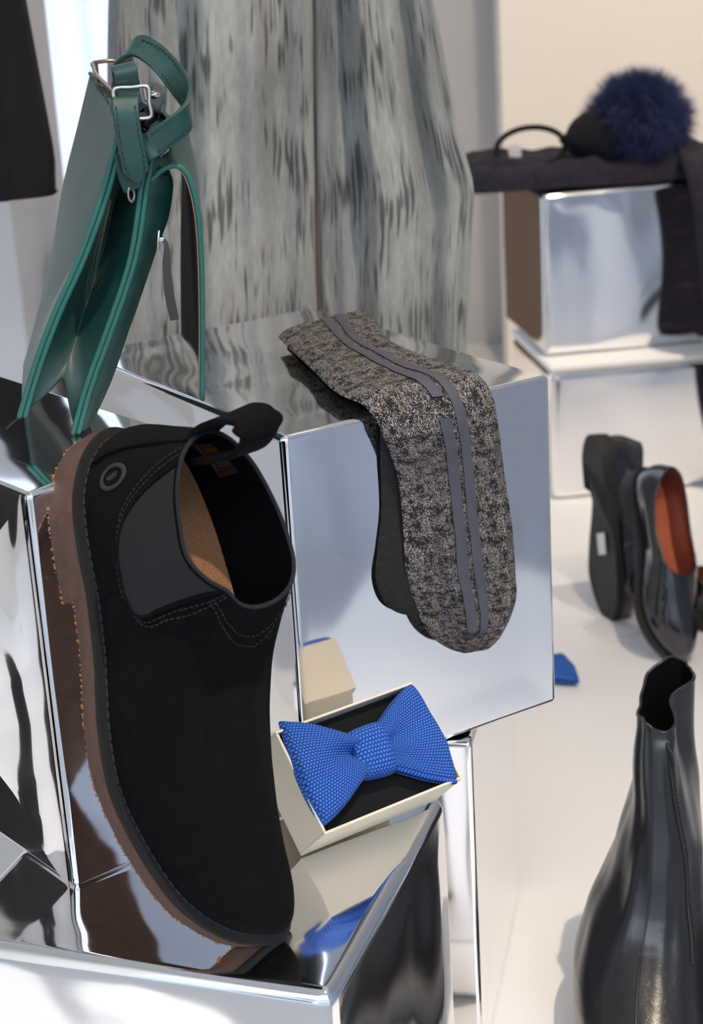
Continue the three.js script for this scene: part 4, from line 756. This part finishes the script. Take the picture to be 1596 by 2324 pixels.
// ---------------------------------------------------------------- black ankle boot, toe towards us
{
  const leB = tex(256, (u, v, x, y) => 0.5 + 0.25 * Math.abs(noise(x * 0.3, y * 0.3, 4)) + 0.2 * tn(u, v, 14, 2), false);
  M.bootleather = phys({ color: lin(0.014, 0.014, 0.016), roughness: 0.27, bumpMap: rep(leB, 0.05), bumpScale: 0.0004, clearcoat: 0.25, clearcoatRoughness: 0.25 });
  const t = thing('ankle_boot', 'black leather ankle boot with a limp slim shaft standing at the lower right', 'boot');
  // rings from the ground up: centre x, z, half width, half depth, turn
  const st = [[0.0, 0.196, -1.105, 0.044, 0.118], [0.02, 0.196, -1.107, 0.048, 0.118], [0.045, 0.195, -1.116, 0.052, 0.104], [0.075, 0.1985, -1.138, 0.0505, 0.080], [0.10, 0.2045, -1.155, 0.0450, 0.065], [0.13, 0.2135, -1.168, 0.0355, 0.056], [0.16, 0.2195, -1.176, 0.0295, 0.053], [0.19, 0.2235, -1.182, 0.0245, 0.051], [0.22, 0.2255, -1.186, 0.0205, 0.049], [0.245, 0.2265, -1.19, 0.0185, 0.047], [0.262, 0.2275, -1.193, 0.0185, 0.046]];
  const get = (y, k) => pl(y, st.map((s) => [s[0], s[k]]));
  const sm = (y, k) => (get(y - 0.008, k) + get(y, k) + get(y + 0.008, k)) / 3;
  const turn = (y) => lerp(-0.10, -0.42, smooth(0.10, 0.27, y));
  const fn = (off) => (u, v) => {
    const a = u * Math.PI * 2, top = 0.262, y = v * top, c = Math.cos(a), s = Math.sin(a), w = sm(y, 3) - off, d = sm(y, 4) - off;
    let x = w * c, z = d * s;                                // z+ is the front
    const egg = 1 - 0.25 * smooth(0.06, 0.0, y) * Math.max(0, s) * Math.abs(c); x *= egg;
    const dent = smooth(0.17, 0.26, y) * 0.62; x -= dent * w * Math.exp(-Math.pow((s - 0.15) / 0.35, 2)) * (c > 0 ? 1 : 0.05);   // the shaft folds in on one side
    const slouch = 0.0035 * noise(c * 1.5, y * 24, s * 1.5) * smooth(0.02, 0.08, y) + 0.004 * noise(c * 3 + 4, y * 11, s * 2) * smooth(0.04, 0.1, y);
    x += slouch * c; z += slouch * s;
    const th = turn(y), X = x * Math.cos(th) + z * Math.sin(th), Z = -x * Math.sin(th) + z * Math.cos(th);
    const rim = smooth(0.9, 1, v) * (0.010 * (-s) + 0.004 * Math.cos(a * 3 + 0.5));
    return [sm(y, 1) + X, y + rim, sm(y, 2) + Z];
  };
  part('upper', weldNormals(grid(140, 110, fn(0), { su: 0.25, sv: 0.26 })), M.bootleather, t);
  part('lining', weldNormals(grid(100, 50, (u, v) => fn(0.0016)(u, lerp(0.4, 1, v)), { su: 0.2, sv: 0.15, flip: true })), M.lining, t);
  const rimPts = Array.from({ length: 60 }, (_, i) => fn(0.0008)(i / 60, 1));
  part('top_edge', tube(rimPts, 0.0013, 180, 8, true), M.bootleather, t);
  part('outsole', merge([grid(100, 2, (u, v) => { const p = fn(-0.002)(u, 0); return [p[0], -0.0 + 0.008 * v, p[2]]; }), flatPoly(Array.from({ length: 80 }, (_, i) => { const p = fn(-0.002)(i / 80, 0); return [p[0], p[2]]; }), 0.0005, false)]), M.blacksole, t);
  const ln = (u0, u1, v0, v1, n = 30, off = -0.0004) => Array.from({ length: n + 1 }, (_, i) => fn(off)(lerp(u0, u1, i / n), lerp(v0, v1, i / n)));
  part('front_seam', tube(ln(0.285, 0.27, 0.1, 0.985), 0.0008, 120, 6), M.bootleather, t);
  part('zip', merge([tube(ln(0.135, 0.165, 0.35, 0.95), 0.0012, 90, 6), stitches(ln(0.12, 0.15, 0.35, 0.95), 0.002, 0.0012, 0.0004)]), M.blacksole, t);
  part('zip_pull', tube([fn(-0.002)(0.165, 0.94), fn(-0.004)(0.158, 0.91), fn(-0.003)(0.15, 0.87)], 0.0011, 20, 6), M.blacksole, t, { label: 'small dark zip pull' });
}

// ---------------------------------------------------------------- dark knit, and the earmuffs on it
{
  const R = rng(12), n = 256;
  const C = tex(n, (u, v, x, y) => { const a = u * 42, b = v * 42, st = 0.5 + 0.5 * Math.sin((a + Math.abs(((b % 1) - 0.5)) * 0.8) * Math.PI * 2) * Math.sin(b * Math.PI * 2), s = R(); const g = s > 0.972 ? [0.34, 0.24, 0.16] : s > 0.955 ? [0.22, 0.24, 0.34] : [0, 0, 0]; const k = 0.09 + 0.06 * st + 0.05 * tn(u, v, 7, 3); return [k * 0.98 + g[0], k * 0.98 + g[1], k * 1.42 + g[2]]; });
  const B = tex(n, (u, v) => { const a = u * 42, b = v * 42; return 0.5 + 0.5 * Math.sin((a + Math.abs(((b % 1) - 0.5)) * 0.8) * Math.PI * 2) * Math.sin(b * Math.PI * 2); }, false);
  M.navyknit = std({ map: rep(C, 0.11), bumpMap: rep(B, 0.11), bumpScale: 0.0015, roughness: 0.95 });
  const t = thing('knit_sweater', 'dark navy glitter knit laid over the rear foil cube, one sleeve hanging', 'sweater');
  t.position.set(0.38, 0.437, -2.600);
  part('body', weldNormals(merge([1, -1].map((sg) => grid(110, 70, (u, v) => {
    const x = u * 2 - 1, z = v * 2 - 1, e = Math.pow(clamp(1 - Math.pow(Math.abs(x), 8)), 0.5) * Math.pow(clamp(1 - Math.pow(Math.abs(z), 8)), 0.5);
    const X = x * 0.195 + 0.004 * noise(z * 3, 1), Z = z * 0.104 + 0.007 * noise(x * 4, 7) - 0.015 * x * (z > 0 ? 1 : 0.2), h = 0.032 + 0.007 * fbm(x * 2.5, z * 2.5, 3) + 0.012 * smooth(0.3, 0.9, x) + 0.008 * smooth(0.3, 0.9, -x) + 0.011 * noise(x * 4.5, z * 4, 8);
    const droop = -0.006 * smooth(0.7, 1, z) * (0.6 + 0.4 * Math.sin(x * 6)) + 0.012 * smooth(0.4, 1, -x);
    return [X, sg > 0 ? 0.004 + h * e * 0.92 + droop * 0.4 : 0.0025 * (1 - e) + 0.0015, Z];
  }, { su: 0.39, sv: 0.27, flip: sg > 0 })))), M.navyknit, t);
  const slv = (lay, wx) => ribbon([[0.16, 0.024, 0.0], [0.155, 0.025, 0.07], [0.150, 0.020, 0.135], [0.152, -0.015, 0.166], [0.158, -0.10, 0.176], [0.172, -0.24, 0.186], [0.188, -0.37, 0.196], [0.196, -0.425, 0.20]].map((p) => [p[0] + wx, p[1] + lay * 0.6, p[2] + lay]), [[0.06, 0, 0], [0.06, 0, 0], [0.06, 0.003, 0], [0.058, 0.004, 0], [0.055, 0.003, 0], [0.05, 0.002, 0], [0.045, 0, 0], [0.043, 0, 0]], 0.013, 90);
  part('sleeve', slv(0.015, 0.022), M.navyknit, t); part('cuff', ribbon([[0.217, -0.411, 0.2145], [0.2185, -0.425, 0.216]], [[0.0435, 0, 0], [0.043, 0, 0]], 0.0145, 8), M.navyknit, t);

  const m = thing('earmuffs', 'navy fur earmuffs with a thin black band lying on the dark knit', 'earmuffs');
  m.position.set(0.449, 0.5165, -2.575);
  M.furbase = std({ color: lin(0.012, 0.016, 0.045), roughness: 1 });
  part('fur_core', new THREE.SphereGeometry(0.056, 40, 28).scale(1.08, 0.9, 1), M.furbase, m);
  const strand = new THREE.ConeGeometry(0.0007, 0.034, 4, 3).translate(0, 0.017, 0); { const p = strand.attributes.position; for (let i = 0; i < p.count; i++) { const y = p.getY(i) / 0.034; p.setX(i, p.getX(i) + 0.010 * y * y); } strand.computeVertexNormals(); }
  M.fur = phys({ color: lin(0.03, 0.045, 0.13), roughness: 0.7, sheen: 0.4, sheenColor: lin(0.2, 0.25, 0.5) });
  const NF = 9000, im = new THREE.InstancedMesh(strand, M.fur, NF), mt = new THREE.Matrix4(), q = new THREE.Quaternion(), col = new THREE.Color();
  for (let i = 0; i < NF; i++) {
    const z = R() * 2 - 1, a = R() * Math.PI * 2, r = Math.sqrt(1 - z * z), d = V(r * Math.cos(a), z, r * Math.sin(a)); if (d.y < -0.75) d.y *= -1;
    const p = V(d.x * 0.060 * 0.93, d.y * 0.048, d.z * 0.054), w = d.clone().add(V(noise(d.x * 3, d.y * 3, d.z * 3), noise(d.y * 3, d.z * 3, d.x * 3) - 0.25, noise(d.z * 3, d.x * 3, d.y * 3)).multiplyScalar(0.9)).add(V(R() - 0.5, R() - 0.5, R() - 0.5).multiplyScalar(0.5)).normalize();
    q.setFromUnitVectors(V(0, 1, 0), w); q.multiply(new THREE.Quaternion().setFromAxisAngle(V(0, 1, 0), R() * 6.28)); const s = 0.55 + 0.6 * R();
    mt.compose(p, q, V(1, s, 1)); im.setMatrixAt(i, mt); col.setRGB(0.6 + 0.8 * R(), 0.6 + 0.8 * R(), 0.7 + 0.7 * R()); im.setColorAt(i, col);
  }
  im.name = 'fur'; im.userData = { kind: 'stuff', label: 'long navy fur' }; m.add(im);
  M.plush = std({ color: lin(0.005, 0.005, 0.009), roughness: 1, bumpMap: rep(suedeB, 0.05), bumpScale: 0.002 });
  part('inner_pad', new THREE.SphereGeometry(0.046, 32, 24).scale(1.0, 0.86, 0.9).translate(-0.062, -0.018, 0.012), M.plush, m);
  const hoop = Array.from({ length: 28 }, (_, i) => { const a = i / 28 * Math.PI * 2; return [-0.158 + 0.050 * Math.cos(a), -0.028 + 0.026 * Math.sin(a) + 0.003 * Math.cos(a), 0.004 + 0.030 * Math.sin(a) * -0.9]; });
  part('band', tube(hoop, 0.0042, 120, 10, true), M.plush, m);
  part('band_end', tube([[-0.110, -0.020, 0.002], [-0.095, -0.010, 0.006], [-0.08, -0.012, 0.010]], 0.006, 20, 10), M.plush, m);
  part('tag', new RoundedBoxGeometry(0.018, 0.020, 0.0012, 2, 0.0004).rotateZ(0.15).translate(-0.182, -0.030, 0.012), M.sticker, m, { label: 'small white tag on the band' });
}

shade(scene);
renderer.render(scene, camera);
